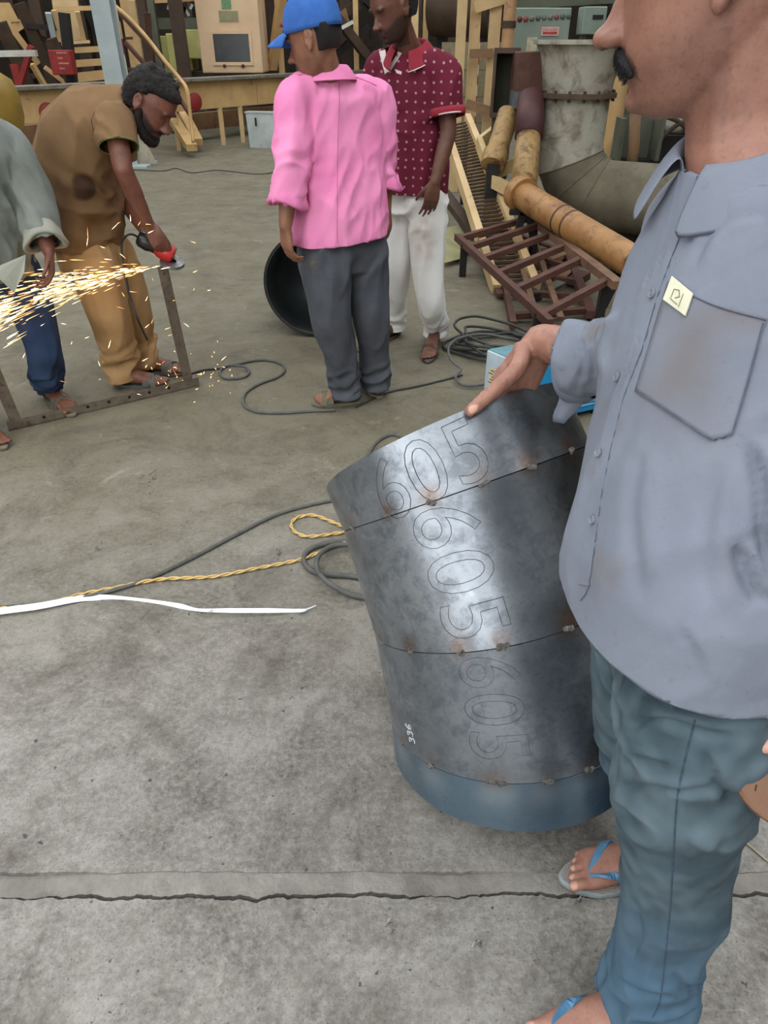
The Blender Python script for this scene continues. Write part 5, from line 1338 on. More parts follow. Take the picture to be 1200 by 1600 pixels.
# yellow twisted twin flex
def twisted(name, pts, r, mat, label):
    P, _ = spline([gnd(x, y, r * 2 + .001) for x, y in pts], None, 14); P = np.array(P); s = np.r_[0, np.cumsum(np.linalg.norm(np.diff(P, axis=0), axis=1))]
    root = thing(name, label, 'cable', tuple(P[0]))
    n = int(s[-1] / .006); t = np.linspace(0, s[-1], n); Q = np.stack([np.interp(t, s, P[:, i]) for i in range(3)], 1); T = np.gradient(Q, axis=0); T /= np.linalg.norm(T, axis=1)[:, None]
    S = np.cross(T, A(0, 0, 1)); S /= np.linalg.norm(S, axis=1)[:, None]; U = np.cross(S, T)
    for ph in (0, PI):
        a = t / .045 * 2 * PI * .5 + ph
        obj('strand', MB().tube(list(Q + r * (np.cos(a)[:, None] * S + np.sin(a)[:, None] * U)), r, 6), mat, root, smooth=True)
M_YE = paint('yellow_flex', (214, 182, 116), (196, 160, 96), 30, .5, bump=.05)
twisted('twisted_flex', [(-30, 953), (70, 944), (120, 930), (180, 918), (250, 905), (330, 901), (400, 888), (470, 874), (500, 862), (540, 848), (600, 835), (640, 815), (620, 800), (560, 826), (520, 834), (480, 838), (460, 830), (455, 818), (466, 808), (490, 805), (520, 816), (560, 832)], .0036, M_YE, 'yellow twisted twin flex on the floor beside the white strip')
floor_cable('cable_coil', [(700, 880), (620, 895), (585, 905), (545, 900), (495, 895), (475, 878), (482, 860), (515, 848), (560, 845), (620, 850), (640, 880), (600, 930), (560, 932), (525, 918), (498, 895), (497, 870), (520, 853), (560, 850), (640, 842)], .0095, M_CG, 'two loops of thick grey cable beside the yellow flex', zs=[0.] * 9 + [.0] * 3 + [0, .01, .02, .02, .02, .01, 0])
# white plastic strip
P = [(-40, 962), (0, 955), (60, 947), (120, 936), (160, 934), (220, 940), (280, 947), (310, 953), (360, 954), (420, 954), (470, 954), (482, 951), (494, 946)]
ww = [10, 10, 10, 9, 9.5, 10, 8, 4, 7, 7, 5, 2, 1]; Q, W = spline([A(x, y, 0) for x, y in P], ww, 6); R = []
for i, (q, w_) in enumerate(zip(Q, W)):
    lift = .014 + .010 * math.sin(i * .16)
    a, b = gnd(q[0], q[1] - w_ / 2, lift + .004 * (w_ < 5)), gnd(q[0], q[1] + w_ / 2, lift - .012 * (w_ > 5) + .002); n_ = A(0, 0, .0008)
    R.append(np.array([a - n_, b - n_, b + n_, a + n_]))
t = NT('white_pvc'); M_PVC = t.out(c(236, 238, 240), .25, 0)
tag(obj('plastic_strip', MB().rings(R), M_PVC, smooth=False), 'long white plastic strip lying across the floor at the left', 'strip')
# floor litter: scraps of swarf
for i, (px, py, s_) in enumerate([(232, 748, 1.), (258, 1130, .0), (150, 857, .6), (432, 865, .5), (905, 1408, .5), (745, 1470, .6), (608, 1437, .6)]):
    if s_ == 0: continue
    mb = MB(); g = gnd(px, py); r2 = random.Random(i)
    for k in range(9):
        p = g + A(r2.gauss(0, .016 * s_), r2.gauss(0, .02 * s_), .003); mb.bar(p, p + A(r2.uniform(-.02, .02) * s_, r2.uniform(-.02, .02) * s_, r2.uniform(0, .01)), .004 * s_, .002)
    tag(obj('metal_scrap', mb, paint('swarf', (150, 146, 140), (110, 106, 100), 60, .5, .5)), ['small heap of grey metal swarf on the floor left of centre', '', 'tiny pale scrap on the floor above the white strip', 'tiny pale scrap on the floor above the yellow flex', 'tiny scrap beside the toes of the blue slipper', 'small pale chip on the floor near the bottom edge', 'small pale chip on the floor below the crack'][i], 'scrap')
# ---- welding machine and its cable coil
wa = gnd(763, 545, .34); e1 = unit(A(.60, -.80, 0)) * .25; e2 = unit(A(.90, .42, 0)) * .52; Hh = .34
wm = thing('welding_machine', 'blue welding machine with pale grey front panel behind the duct elbow', 'welder', (wa[0] + .3, wa[1], 0))
M_BL = paint('blue_enamel', (28, 150, 206), (22, 132, 188), 12, .4, bump=.05); M_GP = paint('pale_grey_panel', (190, 204, 212), (172, 186, 196), 12, .5, bump=.05)
M_TE = paint('dusty_teal_lid', (96, 142, 150), (80, 118, 124), 16, .6)
zu = A(0, 0, 1); o0 = A(wa[0], wa[1], 0); ctr = o0 + e1 / 2 + e2 / 2
obj('housing', MB().box(ctr + zu * .175, e1 / 2 * .98, e2 / 2 * .98, zu * .145), M_BL, wm, bevel=.006)
obj('lid', MB().box(ctr + zu * .330, e1 / 2, e2 / 2, zu * .010), M_TE, wm, bevel=.004)
n1 = -unit(e2); obj('front_panel', MB().box(o0 + e1 / 2 + zu * .175 - e2 * .004, e1 / 2 * .99, e2 * .012, zu * .160), M_GP, wm, bevel=.005)
fp = o0 + n1 * .0145 + zu * .02
obj('data_plate', MB().box(fp + e1 * .28 + zu * .20, e1 * .13, n1 * .001, zu * .045), paint('ivory_plate', (214, 206, 176), (196, 186, 150), 30, .5, bump=0), wm)
mb = MB()
for k in range(5): mb.box(fp + e1 * (.19 + .04 * (k % 3)) + zu * (.17 + .015 * k) + n1 * .0012, e1 * (.05 + .01 * (k % 2)), n1 * .0004, zu * .003)
obj('plate_print', mb, paint('brown_print', (128, 92, 60), None, 30, .6, bump=0), wm)
for k, q in enumerate((.66, .84)):
    obj('socket', MB().lathe(fp + e1 * q + zu * .07, n1, [(-.002, .022), (.02, .022), (.024, .018), (.024, .009), (.012, .009), (.012, 0)], 18, (0, 0, 1)), paint('black_plastic', (28, 28, 28)), wm, auto=True)
obj('control_knob', MB().lathe(fp + e1 * .72 + zu * .2, n1, [(-.002, .024), (.016, .022), (.02, .018), (.02, 0)], 20, (0, 0, 1)), paint('black_plastic', (28, 28, 28)), wm, auto=True)
sn = unit(np.cross(e2, zu)); sn = sn if sn[1] < 0 else -sn
for k in range(9):
    p = o0 + e1 + e2 * .70 + zu * (.07 + .018 * k) + sn * .002
    obj('vent_slot', MB().box(p, e2 * .16, sn * .003, zu * .0035), paint('vent_pale', (140, 196, 224), None, 20, .5), wm)
for q in (.3, .7): obj('handle_post', MB().bar(ctr + (q - .5) * e2 + zu * .335, ctr + (q - .5) * e2 + zu * .385, .02, .02), M_TE, wm)
obj('handle_grip', MB().bar(ctr - .24 * e2 + zu * .39, ctr + .24 * e2 + zu * .39, .03, .022), M_TE, wm, bevel=.004)
for a_ in (.1, .9):
    for b_ in (.1, .9): obj('rubber_foot', MB().lathe(o0 + e1 * a_ + e2 * b_, (0, 0, 1), [(0, 0), (0, .02), (.035, .02), (.035, 0)], 12), paint('black_plastic', (28, 28, 28)), wm)
# coil: several turns, all one cable, with a big free loop
rc = random.Random(8); cc = gnd(778, 552); pts = []
for k in range(120):
    a = k * 2 * PI / 17; rx = .24 + .05 * math.sin(k * .31) + rc.uniform(-.02, .02); ry = .20 + .05 * math.cos(k * .23) + rc.uniform(-.02, .02)
    pts.append(cc + A(rx * math.cos(a) + .02 * math.sin(k * .7), ry * math.sin(a) + .08, .010 + .13 * (k / 120) * (.55 + .45 * math.sin(a * 1.0 + k * .05))))
tag(obj('welding_cable', MB().tube(pts, .0085, 7, smooth=3), M_CB, smooth=True), 'tangled coil of dark welding cable beside the blue welding machine', 'cable')
floor_cable('cable', [(792, 590), (760, 600), (725, 602), (712, 590), (720, 577), (708, 566), (701, 552), (704, 538), (722, 527), (755, 522), (790, 528), (810, 532)], .0075, M_CG, 'wide free loop of grey cable left of the dark cable coil', zs=[.0, .01, .01, .02, .03, .05, .07, .09, .10, .10, .09, .06])
# ---- brown disc in the left hand and a rod on the floor, right edge
dc = A(*(_C + ray(1238, 1203) * .84)); dn = unit(_C - dc + A(.25, .1, .45)); u_ = unit(np.cross(dn, A(0, 0, 1))); v_ = np.cross(u_, dn)
dk = thing('round_plate', 'brown round plate hanging beside the jeans at the right edge', 'plate', tuple(dc))
obj('plate', MB().lathe(dc, dn, [(-.006, 0), (-.006, .068), (-.003, .0715), (.003, .0715), (.006, .068), (.006, 0)], 40, u_), paint('tan_painted_plate', (126, 88, 64), (106, 72, 50), 14, .6), dk, auto=True)
mk = on(BVHTree.FromPolygons([tuple(dc + u_ * x + v_ * y + dn * .0062) for x, y in ((-.2, -.2), (.2, -.2), (.2, .2), (-.2, .2))], [(0, 1, 2, 3)]), 1181, 1231)[0]
obj('pen_mark', MB().bar(mk - v_ * .004, mk + v_ * .004, .0016, .0006, dn), paint('black_ink', (14, 12, 12), None, 20, .6, bump=0), dk)
tag(obj('welding_rod', MB().tube([gnd(1120, 1278, .004), gnd(1215, 1358, .004)], .0026, 8), paint('rod_flux', (176, 164, 148), (150, 138, 122), 40, .7), smooth=True), 'thin pale welding rod lying on the floor at the right edge', 'rod')
# ================================================================ machinery at the back and scrap at the right
M_BE = paint('beige_machine_paint', (206, 170, 116), (184, 148, 98), 2.2, .6, rust=.18, rustcol=(92, 58, 36))
M_BE2 = paint('pale_beige_paint', (212, 182, 134), (192, 162, 114), 3, .6, rust=.16, rustcol=(110, 74, 48))
M_CAB = paint('pale_cabinet_paint', (220, 190, 154), (206, 172, 134), 1.6, .55, rust=.08, rustcol=(150, 110, 76))
M_BR = paint('dark_brown_steel', (74, 56, 40), (52, 39, 28), 3, .75, rust=.5, rustcol=(84, 52, 32))
M_RU = paint('rusty_red_steel', (96, 62, 50), (74, 46, 38), 9, .75, .15, rust=.5, rustcol=(122, 74, 52), bump=.4)
M_BK = paint('sooty_black_steel', (34, 30, 27), (24, 21, 19), 6, .8)
M_PB = paint('pale_blue_column_paint', (176, 186, 186), (158, 168, 168), 3, .6)
M_OL = paint('olive_grey_paint', (96, 98, 82), (78, 80, 66), 4, .7)
M_YG = paint('yellow_green_paint', (186, 182, 112), (164, 160, 96), 4, .6)
M_RED = paint('signal_red_paint', (150, 42, 34), (122, 32, 28), 6, .6)
def B2(x0, y0, x1, y1, Y0, Y1, w, h=None): return MB().bar(at(x0, y0, Y0), at(x1, y1, Y1), w, h or w)
def vpost(px, py, Y, w, z0=0., z1=3.0, d=None):
    p = at(px, py, Y); return MB().cube(p[0] - w / 2, p[0] + w / 2, Y - (d or w) / 2, Y + (d or w) / 2, z0, z1)
# ---- long beige machine bed
p0, p1 = at(6, 148, 10.9), at(640, 104, 18.0); p0[2] = p1[2] = .98
bed = thing('machine_bed', 'long beige steel machine bed on thin legs across the back', 'machine', (p0[0], p0[1], 0))
n_ = 6
for k in range(n_):
    a, b = p0 + (p1 - p0) * k / n_, p0 + (p1 - p0) * (k + .995) / n_
    obj('side_plate', MB().bar(a - A(0, 0, .22), b - A(0, 0, .22), .06, .40), M_BE, bed, bevel=.01)
    obj('top_rail', MB().bar(a + A(0, 0, .01), b + A(0, 0, .01), .30, .05), paint('worn_grey_rail', (150, 144, 132), (112, 104, 92), 8, .5, .4, rust=.3), bed, bevel=.006)
dv = unit(p1 - p0); nv = unit(np.cross(dv, A(0, 0, 1)))
for q in (.055, .17, .30, .405, .455, .62, .8):
    a = p0 + (p1 - p0) * q; obj('leg', MB().bar(A(a[0], a[1], 0), a - A(0, 0, .40), .07, .07), M_BE2, bed)
for q in (.06, .345, .7):
    a = p0 + (p1 - p0) * q - A(0, 0, .30) + nv * (.032 if nv[1] < 0 else -.032); nn = nv if nv[1] < 0 else -nv
    obj('red_cap', MB().lathe(a, nn, [(0, .13), (.03, .13), (.05, .10), (.05, 0)], 18, (0, 0, 1)), M_RED, bed, auto=True)
off = -(nv if nv[1] < 0 else -nv)
for q, zz in ((.14, .34), (.5, .30), (.85, .3)):
    a = p0 + (p1 - p0) * (q - .13) + off * .9; b = p0 + (p1 - p0) * (q + .17) + off * .9
    obj('lower_beam', MB().bar(A(a[0], a[1], zz), A(b[0], b[1], zz), .2, .26), paint('brown_beige_beam', (136, 104, 72), (110, 80, 54), 3, .7, rust=.4), bed)
# ---- beige cabinet on the bed
Yc = 15.0; ca, cb = at(318, 120, Yc), at(412, 120, Yc); cw = cb[0] - ca[0]; cz = 1.02
cab = thing('control_cabinet', 'tall pale beige cabinet with a dark square window on the machine bed', 'cabinet', ((ca[0] + cb[0]) / 2, Yc, cz))
obj('body', MB().cube(ca[0], cb[0], Yc - .02, Yc + .9, cz, 3.2), M_CAB, cab, bevel=.02)
wA, wB = at(337, 97, Yc - .03), at(388, 53, Yc - .03)
obj('window', MB().cube(wA[0], wB[0], Yc - .034, Yc - .018, wA[2], wB[2]), paint('dark_glass', (56, 58, 56), (44, 46, 44), 6, .25), cab)
for x0, x1, z0, z1 in ((wA[0] - .05, wB[0] + .05, wA[2] - .05, wA[2]), (wA[0] - .05, wB[0] + .05, wB[2], wB[2] + .05), (wA[0] - .05, wA[0], wA[2], wB[2]), (wB[0], wB[0] + .05, wA[2], wB[2])):
    obj('window_frame', MB().cube(x0, x1, Yc - .045, Yc - .018, z0, z1), M_CAB, cab)
for x0, y0, x1, y1, m in ((343, 34, 371, 17, paint('olive_plate', (150, 146, 108), None, 8, .6)), (347, 14, 360, -2, paint('green_sticker', (84, 128, 84), (120, 150, 110), 30, .5))):
    a, b = at(x0, y0, Yc - .03), at(x1, y1, Yc - .03); obj('plate', MB().cube(a[0], b[0], Yc - .03, Yc - .018, a[2], b[2]), m, cab)
for x in (351, 380):
    a = at(x, 103, Yc - .03); obj('bolt', MB().lathe(a, (0, -1, 0), [(-.01, .03), (.02, .03), (.03, 0)], 10), M_BR, cab)
# ---- leaning pale sheet box, steel offcuts by the bed
a, b = at(390, 222, 13.4), at(446, 218, 13.2); h = .52
sb = thing('sheet_tray', 'pale grey sheet-metal tray standing on the floor under the machine bed', 'tray', (a[0], a[1], 0))
q = [A(a[0], a[1], .0), A(b[0] + .3, b[1], .0), A(b[0] + .3, b[1] + .05, h), A(a[0] - .03, a[1] + .05, h)]; n1 = A(0, .03, 0)
obj('panel', MB().rings([np.array(q), np.array(q) + n1]), paint('galvanised_sheet', (186, 194, 190), (160, 168, 166), 4, .45, .3, rust=.1), sb)
obj('top_flange', MB().bar(q[3] + A(0, .09, 0), q[2] + A(0, .09, 0), .2, .02), paint('galvanised_sheet', (186, 194, 190)), sb)
obj('drip_mark', MB().bar(at(399, 184, 13.36), at(400, 197, 13.36), .03, .006), M_BK, sb)
for i, (x0, y0, x1, y1, Y0, Y1) in enumerate(((268, 182, 300, 231, 13.6, 12.2), (286, 176, 309, 222, 14.0, 12.8))):
    tag(obj('steel_offcut', B2(x0, y0, x1, y1, Y0, Y1, .16, .10), M_BE), ('beige steel beam leaning against the machine bed, the nearer one', 'beige steel beam leaning against the machine bed, the farther one')[i], 'beam')
# ---- pale blue column with white twin and gussets
cx = at(172, 70, 11.4)[0]
col_ = thing('steel_column', 'pale blue steel column standing behind the bending man', 'column', (cx, 11.4, 0))
obj('flange', MB().cube(cx - .125, cx + .125, 11.28, 11.30, 0, 4.5), M_PB, col_); obj('flange', MB().cube(cx - .125, cx + .125, 11.50, 11.52, 0, 4.5), M_PB, col_)
obj('web', MB().cube(cx - .012, cx + .012, 11.30, 11.50, 0, 4.5), M_PB, col_); obj('base_plate', MB().cube(cx - .25, cx + .30, 11.1, 11.7, 0, .03), M_PB, col_)
g = A(cx + .12, 11.35, .03); obj('gusset', MB().rings([np.array([g, g + A(.26, 0, 0), g + A(.02, 0, .62)]), np.array([g, g + A(.26, 0, 0), g + A(.02, 0, .62)]) + A(0, .02, 0)]), paint('dusty_white_gusset', (176, 168, 148), None, 6, .8), col_)
obj('conduit', MB().bar(at(146, 15, 11.3), at(170, 137, 11.3), .035, .035), paint('cream_conduit', (214, 208, 192), None, 6, .6), col_)
c2 = at(189, 90, 11.9)[0]
p2 = thing('drain_pipe', 'cream round pipe with a red band beside the pale blue column', 'pipe', (c2, 11.9, 0))
obj('pipe', MB().lathe((c2, 11.9, 0), (0, 0, 1), [(0, .06), (4.5, .06)], 18), paint('cream_pipe_paint', (212, 210, 192), (194, 190, 170), 4, .6), p2, auto=True)
zz = at(188, 70, 11.84)[2]; obj('red_band', MB().lathe((c2, 11.9, zz), (0, 0, 1), [(-.12, .062), (-.12, .066), (.12, .066), (.12, .062)], 18), M_RED, p2, auto=True)
obj('collar_joint', MB().lathe((c2, 11.9, at(183, 40, 11.84)[2]), (0, 0, 1), [(-.15, .062), (-.15, .075), (.05, .075), (.05, .062)], 18), M_BE, p2, auto=True)
# ---- yellow tank at the left edge
ty = at(-30, 150, 9.2); tk = thing('tank', 'mustard yellow round tank at the left edge', 'tank', (ty[0], 9.2, 0))
obj('tank_body', MB().lathe((ty[0], 9.2, 0), (0, 0, 1), [(.55, 0), (.57, .22), (.66, .36), (.80, .40), (1.02, .40), (1.16, .36), (1.26, .22), (1.29, 0)], 28), paint('mustard_paint', (150, 120, 44), (128, 100, 36), 3, .55), tk, auto=True)
for k in range(3): a = 2 * PI * k / 3; obj('leg', MB().bar((ty[0] + .28 * math.cos(a), 9.2 + .28 * math.sin(a), 0), (ty[0] + .24 * math.cos(a), 9.2 + .24 * math.sin(a), .7), .06, .06), M_BR, tk)
# ---- lattice of the machine behind the bed, left
lat_ = thing('lattice_machine', 'brown and beige lattice frame of the big machine behind the bed at left', 'machine', (-6, 16, 0))
bars = [('post', 12, 0, 0, 150, 17.5, .30, M_BR), ('post', 62, 30, 0, 0, 17.2, .22, M_BR), ('post', 228, 60, 0, 0, 16.6, .24, M_BR), ('post', 244, 60, 0, 0, 15.5, .12, M_OL), ('post', 212, 60, 0, 0, 17.0, .30, M_BE), ('post', 132, 60, 0, 0, 17.6, .26, M_BR), ('post', 300, 60, 0, 0, 18.5, .2, M_BR)]
for nm, px, py, _, _, Y, w, m in bars: obj(nm, vpost(px, py, Y, w, 0, 3.4), m, lat_)
diag = [(0, 35, 45, 135, 15.5, .20, M_BR), (30, 5, 75, 100, 16, .2, M_BR), (0, 20, 60, 100, 16.5, .16, M_BE), (80, 60, 120, 150, 14.8, .16, M_BR), (40, 40, 95, 45, 16, .12, M_BK), (0, 60, 45, 30, 17, .22, M_BE), (75, 20, 88, 75, 15.6, .10, M_PB), (50, 100, 78, 148, 15.2, .10, M_BE),
        (70, 105, 112, 138, 15, .1, M_BE), (85, 14, 170, 12, 15.8, .10, M_BE), (107, 79, 165, 76, 15.8, .13, M_BE), (108, 100, 168, 96, 15.8, .16, M_BE), (112, 122, 168, 116, 15.8, .22, M_BE), (84, 16, 104, 80, 15.7, .09, M_BE2), (121, 18, 132, 66, 15.7, .08, M_BE2), (106, 67, 140, 65, 15.7, .07, M_BE2),
        (205, 0, 222, 112, 14.8, .12, M_BE2), (232, 20, 238, 108, 14.8, .06, M_RU), (228, 20, 240, 118, 15.4, .06, M_RU), (195, 60, 245, 58, 15.4, .06, M_BR), (200, 108, 245, 106, 15, .06, M_RU), (240, 0, 315, -4, 15.6, .14, M_BE),
        (20, 120, 60, 118, 16, .12, M_BR), (130, 0, 165, 90, 17.5, .12, M_BK), (60, 60, 110, 66, 16.4, .14, M_BK)]
for x0, y0, x1, y1, Y, w, m in diag: obj('brace', B2(x0, y0, x1, y1, Y, Y + .2, w, w * .7), m, lat_)
obj('sheet_panel', MB().rings([np.array([at(90, 66, 16.4), at(130, 62, 16.4), at(120, -6, 16.4), at(80, -6, 16.4)]), np.array([at(90, 66, 16.4), at(130, 62, 16.4), at(120, -6, 16.4), at(80, -6, 16.4)]) + A(0, .03, 0)]), M_BE2, lat_)
obj('sheet_panel', MB().rings([np.array([at(0, 36, 17), at(30, 34, 17), at(14, 4, 17), at(-10, 4, 17)]), np.array([at(0, 36, 17), at(30, 34, 17), at(14, 4, 17), at(-10, 4, 17)]) + A(0, .03, 0)]), M_BE, lat_)
for x0, y0, x1, y1, Y in ((49, 72, 28, 146, 14.6), (22, 100, 34, 146, 14.8)): obj('red_brace', B2(x0, y0, x1, y1, Y, Y, .13, .08), M_RED, lat_)
# dark posts and braces farther right behind the men
lat2 = thing('lattice_machine', 'dark lattice of posts and braces behind the heads of the two standing men', 'machine', (0, 17.5, 0))
for px, w, Y, m in ((421, .26, 16.5, M_BR), (436, .10, 16.0, M_BE), (456, .16, 18, M_BK), (540, .2, 18, M_BR), (556, .10, 17, M_BE), (604, .14, 17.5, M_BR), (648, .12, 15, M_BE2), (655, .08, 16, M_BR), (665, .10, 16.5, M_BE), (706, .3, 17.5, M_BR)): obj('post', vpost(px, 40, Y, w, 0, 3.3), m, lat2)
for x0, y0, x1, y1, Y, w, m in ((440, -4, 425, 108, 15.5, .16, M_BE), (470, 60, 560, 6, 17, .24, M_BR), (505, 0, 575, 90, 16.5, .22, M_BR), (520, 90, 575, 40, 17.2, .16, M_BK), (430, 20, 560, 16, 17.6, .14, M_BR), (560, 70, 660, 60, 17.8, .16, M_BR), (570, 0, 640, 70, 17.4, .16, M_BK), (600, 60, 720, 20, 18, .18, M_BR)): obj('brace', B2(x0, y0, x1, y1, Y, Y + .3, w, w * .7), m, lat2)
obj('cover_plate', MB().rings([np.array([at(520, 60, 17), at(548, 38, 17), at(540, 12, 17), at(512, 30, 17)]), np.array([at(520, 60, 17), at(548, 38, 17), at(540, 12, 17), at(512, 30, 17)]) + A(0, .05, 0)]), paint('brown_beige_beam', (136, 104, 72)), lat2)
# ---- tube lights (unlit white battens)
tag(obj('tube_light', B2(0, 84, 57, 83, 13.8, 13.8, .09, .09), paint('white_batten', (214, 212, 200), None, 5, .5)), 'white tube-light batten at the far left above the bed', 'light')
tag(obj('tube_light', B2(531, 45, 552, 34, 16.2, 16.2, .06, .06), paint('white_batten', (214, 212, 200))), 'short white batten behind the blue cap', 'light')
# ---- red fire box
fa_, fb_ = at(86, 117, 13.4), at(111, 78, 13.4)
fx = thing('fire_box', 'red fire-equipment box hanging on a dark post at the back left', 'box', ((fa_[0] + fb_[0]) / 2, 13.4, fa_[2]))
obj('box_body', MB().cube(fa_[0], fb_[0], 13.3, 13.5, fa_[2], fb_[2]), M_RED, fx, bevel=.015)
mb = MB()
for k in range(4): z = fa_[2] + .08 + .07 * k; mb.cube(fa_[0] + .14, fa_[0] + .14 + .08 * (1 + k % 2), 13.296, 13.302, z, z + .022)
obj('faded_print', mb, paint('faded_white_print', (196, 130, 116), None, 9, .8, bump=0), fx)
tag(obj('dark_post', B2(100, 20, 124, 215, 13.7, 13.7, .14), M_BK), 'slim black post that carries the red fire box', 'post')
# ---- yellow-green machine and bench behind the dark post
yg = thing('yellow_machine', 'yellow-green machine parts behind the dark post left of the cabinet', 'machine', (at(280, 90, 17)[0], 17, 0))
for x0, y0, x1, y1, Y in ((250, 122, 272, 56, 17.2), (267, 112, 279, 52, 16.6), (283, 110, 296, 60, 17.), (294, 92, 316, 46, 16.8), (280, 125, 288, 112, 16.2)):
    a, b = at(x0, y0, Y), at(x1, y1, Y); obj('cover', MB().cube(a[0], b[0], Y - .02, Y + .5, a[2], b[2]), M_YG, yg, bevel=.02)
a, b = at(246, 46, 17.6), at(318, 28, 17.6); obj('bench_top', MB().cube(a[0], b[0], 17.5, 18.2, a[2], b[2]), M_OL, yg)
obj('base', MB().cube(at(248, 120, 17.4)[0], at(320, 120, 17.4)[0], 17.3, 18.2, 0, .95), M_OL, yg)
rt = random.Random(5)
for k in range(9):
    p = at(rt.uniform(250, 312), rt.uniform(12, 26), 17.7); obj('bench_tool', MB().bar(p, p + A(rt.uniform(-.1, .1), 0, rt.uniform(.05, .25)), .05, .05), paint('pale_tool', (170, 176, 170), None, 9, .5) if k % 2 else M_BK, yg)
tag(obj('dark_post', vpost(281, 60, 14.6, .20, 0, 3.2), M_BR), 'dark brown post standing left of the beige cabinet', 'post')
# ---- drooping orange conduit
P = [at(178, 8, 12.6), at(205, 32, 12.6), at(232, 62, 12.5), at(258, 96, 12.4), at(280, 122, 12.3), at(292, 140, 12.2), at(296, 170, 12.2), at(299, 195, 12.2), at(302, 222, 12.1)]
tag(obj('conduit_hose', MB().tube(P, .028, 8, smooth=4), M_BE, smooth=True), 'drooping orange-brown conduit hose in front of the machine bed', 'hose')
for i, (x0, y0, x1, y1) in enumerate(((180, 12, 290, 132), (196, 66, 236, 112), (278, 150, 300, 184))): tag(obj('brace_rod', B2(x0, y0, x1, y1, 12.9, 12.7, .05), M_RU), ('long thin rusty rod sloping behind the drooping hose', 'short thin rusty rod sloping above the bending man', 'short rod below the machine bed beside the drooping hose')[i], 'rod')
# ================================================================ right side scrap
# ---- brown drum high at the back
a = at(684, 14, 15.5); dr = tag(obj('drum', MB().lathe(a, (.9, -.35, 0), [(-.1, 0), (-.1, .40), (0, .42), (1.0, .42), (1.0, 0)], 28, (0, 0, 1)), M_BR, auto=True), 'big brown drum on stands at the back above the maroon shoulder', 'drum')
tag(obj('drum_stand', MB().bar(A(a[0] + .1, a[1], 0), A(a[0] + .1, a[1], a[2] - .38), .2, .12).bar(A(a[0] + .8, a[1] - .3, 0), A(a[0] + .8, a[1] - .3, a[2] - .38), .2, .12).bar(A(a[0] - .1, a[1], .3), A(a[0] + 1., a[1] - .35, .3), .1, .1), M_BK), 'dark stand under the big brown drum', 'stand')
# timber dunnage behind the maroon shoulder
for i in range(9):
    z = 1.50 - .1675 * (i + .5); l_, r_ = at(690 - 2 * (i % 3), 100, 12.2), at(726, 100, 12.2)
    tag(obj('timber_plank', MB().bar(A(l_[0], 12.2 - .02 * (i % 2), z), A(r_[0] + .5 + .05 * (i % 3), 12.2, z), .22, .165), paint('grey_timber', (140, 128, 100), (116, 104, 80), 6, .85)), ('topmost', 'second from top', 'third from top', 'fourth from top', 'fifth from top', 'sixth from top', 'seventh from top', 'eighth from top', 'lowest')[i] + ' grey-brown plank in the stack behind the beige rack posts', 'plank', 'stacked planks')
# ---- beige rack of posts and crossbars
rk = thing('post_rack', 'beige rack of upright posts and crossbars behind the ladder', 'rack', (at(745, 100, 9.4)[0], 9.4, 0))
for px, Y, w, z1 in ((718, 9.3, .105, 3.), (739, 9.5, .115, 2.05), (769, 9.4, .125, 2.07)): obj('post', vpost(px, 95, Y, w, 0, z1, .06), M_BE2, rk)
obj('crossbar', B2(742, 12, 800, -6, 9.35, 9.35, .06, .10), M_BE2, rk); obj('crossbar', B2(734, 84, 770, 83, 9.3, 9.3, .05, .085), paint('brown_beige_beam', (136, 104, 72)), rk)
obj('crossbar', B2(728, 162, 768, 175, 9.25, 9.2, .05, .10), paint('brown_beige_beam', (136, 104, 72)), rk)
for nm, px, Y in (('striped_tape_post', 738, 9.9), ('striped_tape_post', 750, 10.0)): pass
t = NT('red_white_tape'); sx = t.n('ShaderNodeSeparateXYZ'); t.l(t.co(), sx.inputs[0])
fr_ = t.math('FRACT', t.math('ADD', t.math('MULTIPLY', sx.outputs[2], 4.6), t.math('MULTIPLY', sx.outputs[0], 5.)))
M_TAPE = t.out(t.mix(t.ramp(fr_, [(.48, 0), (.5, 1)]), c(150, 36, 34), c(206, 202, 192)), .5)
for i, (px, Y, z0, z1) in enumerate(((735, 10.0, .7, 2.6), (746, 10.1, .3, 1.55))): tag(obj('tape_post', vpost(px, 90, Y, .045, 0, z1, .04), M_TAPE), ('taller', 'shorter')[i] + ' thin post with red and white stripes behind the beige rack', 'post')
rp = tag(obj('rust_pipe', MB().lathe(A(at(794, 50, 9.1)[0], 9.1, 0), (0, 0, 1), [(0, .065), (2.4, .065)], 16), paint('peach_pipe_paint', (186, 146, 104), (164, 122, 84), 5, .6, rust=.25), auto=True), 'peach painted upright pipe beside the green panel box', 'pipe')
zb = at(794, 38, 9.1)[2]; obj('clamp', MB().lathe(A(at(794, 50, 9.1)[0], 9.1, zb), (0, 0, 1), [(-.03, .066), (-.03, .078), (.03, .078), (.03, .066)], 16), M_BR, rp)
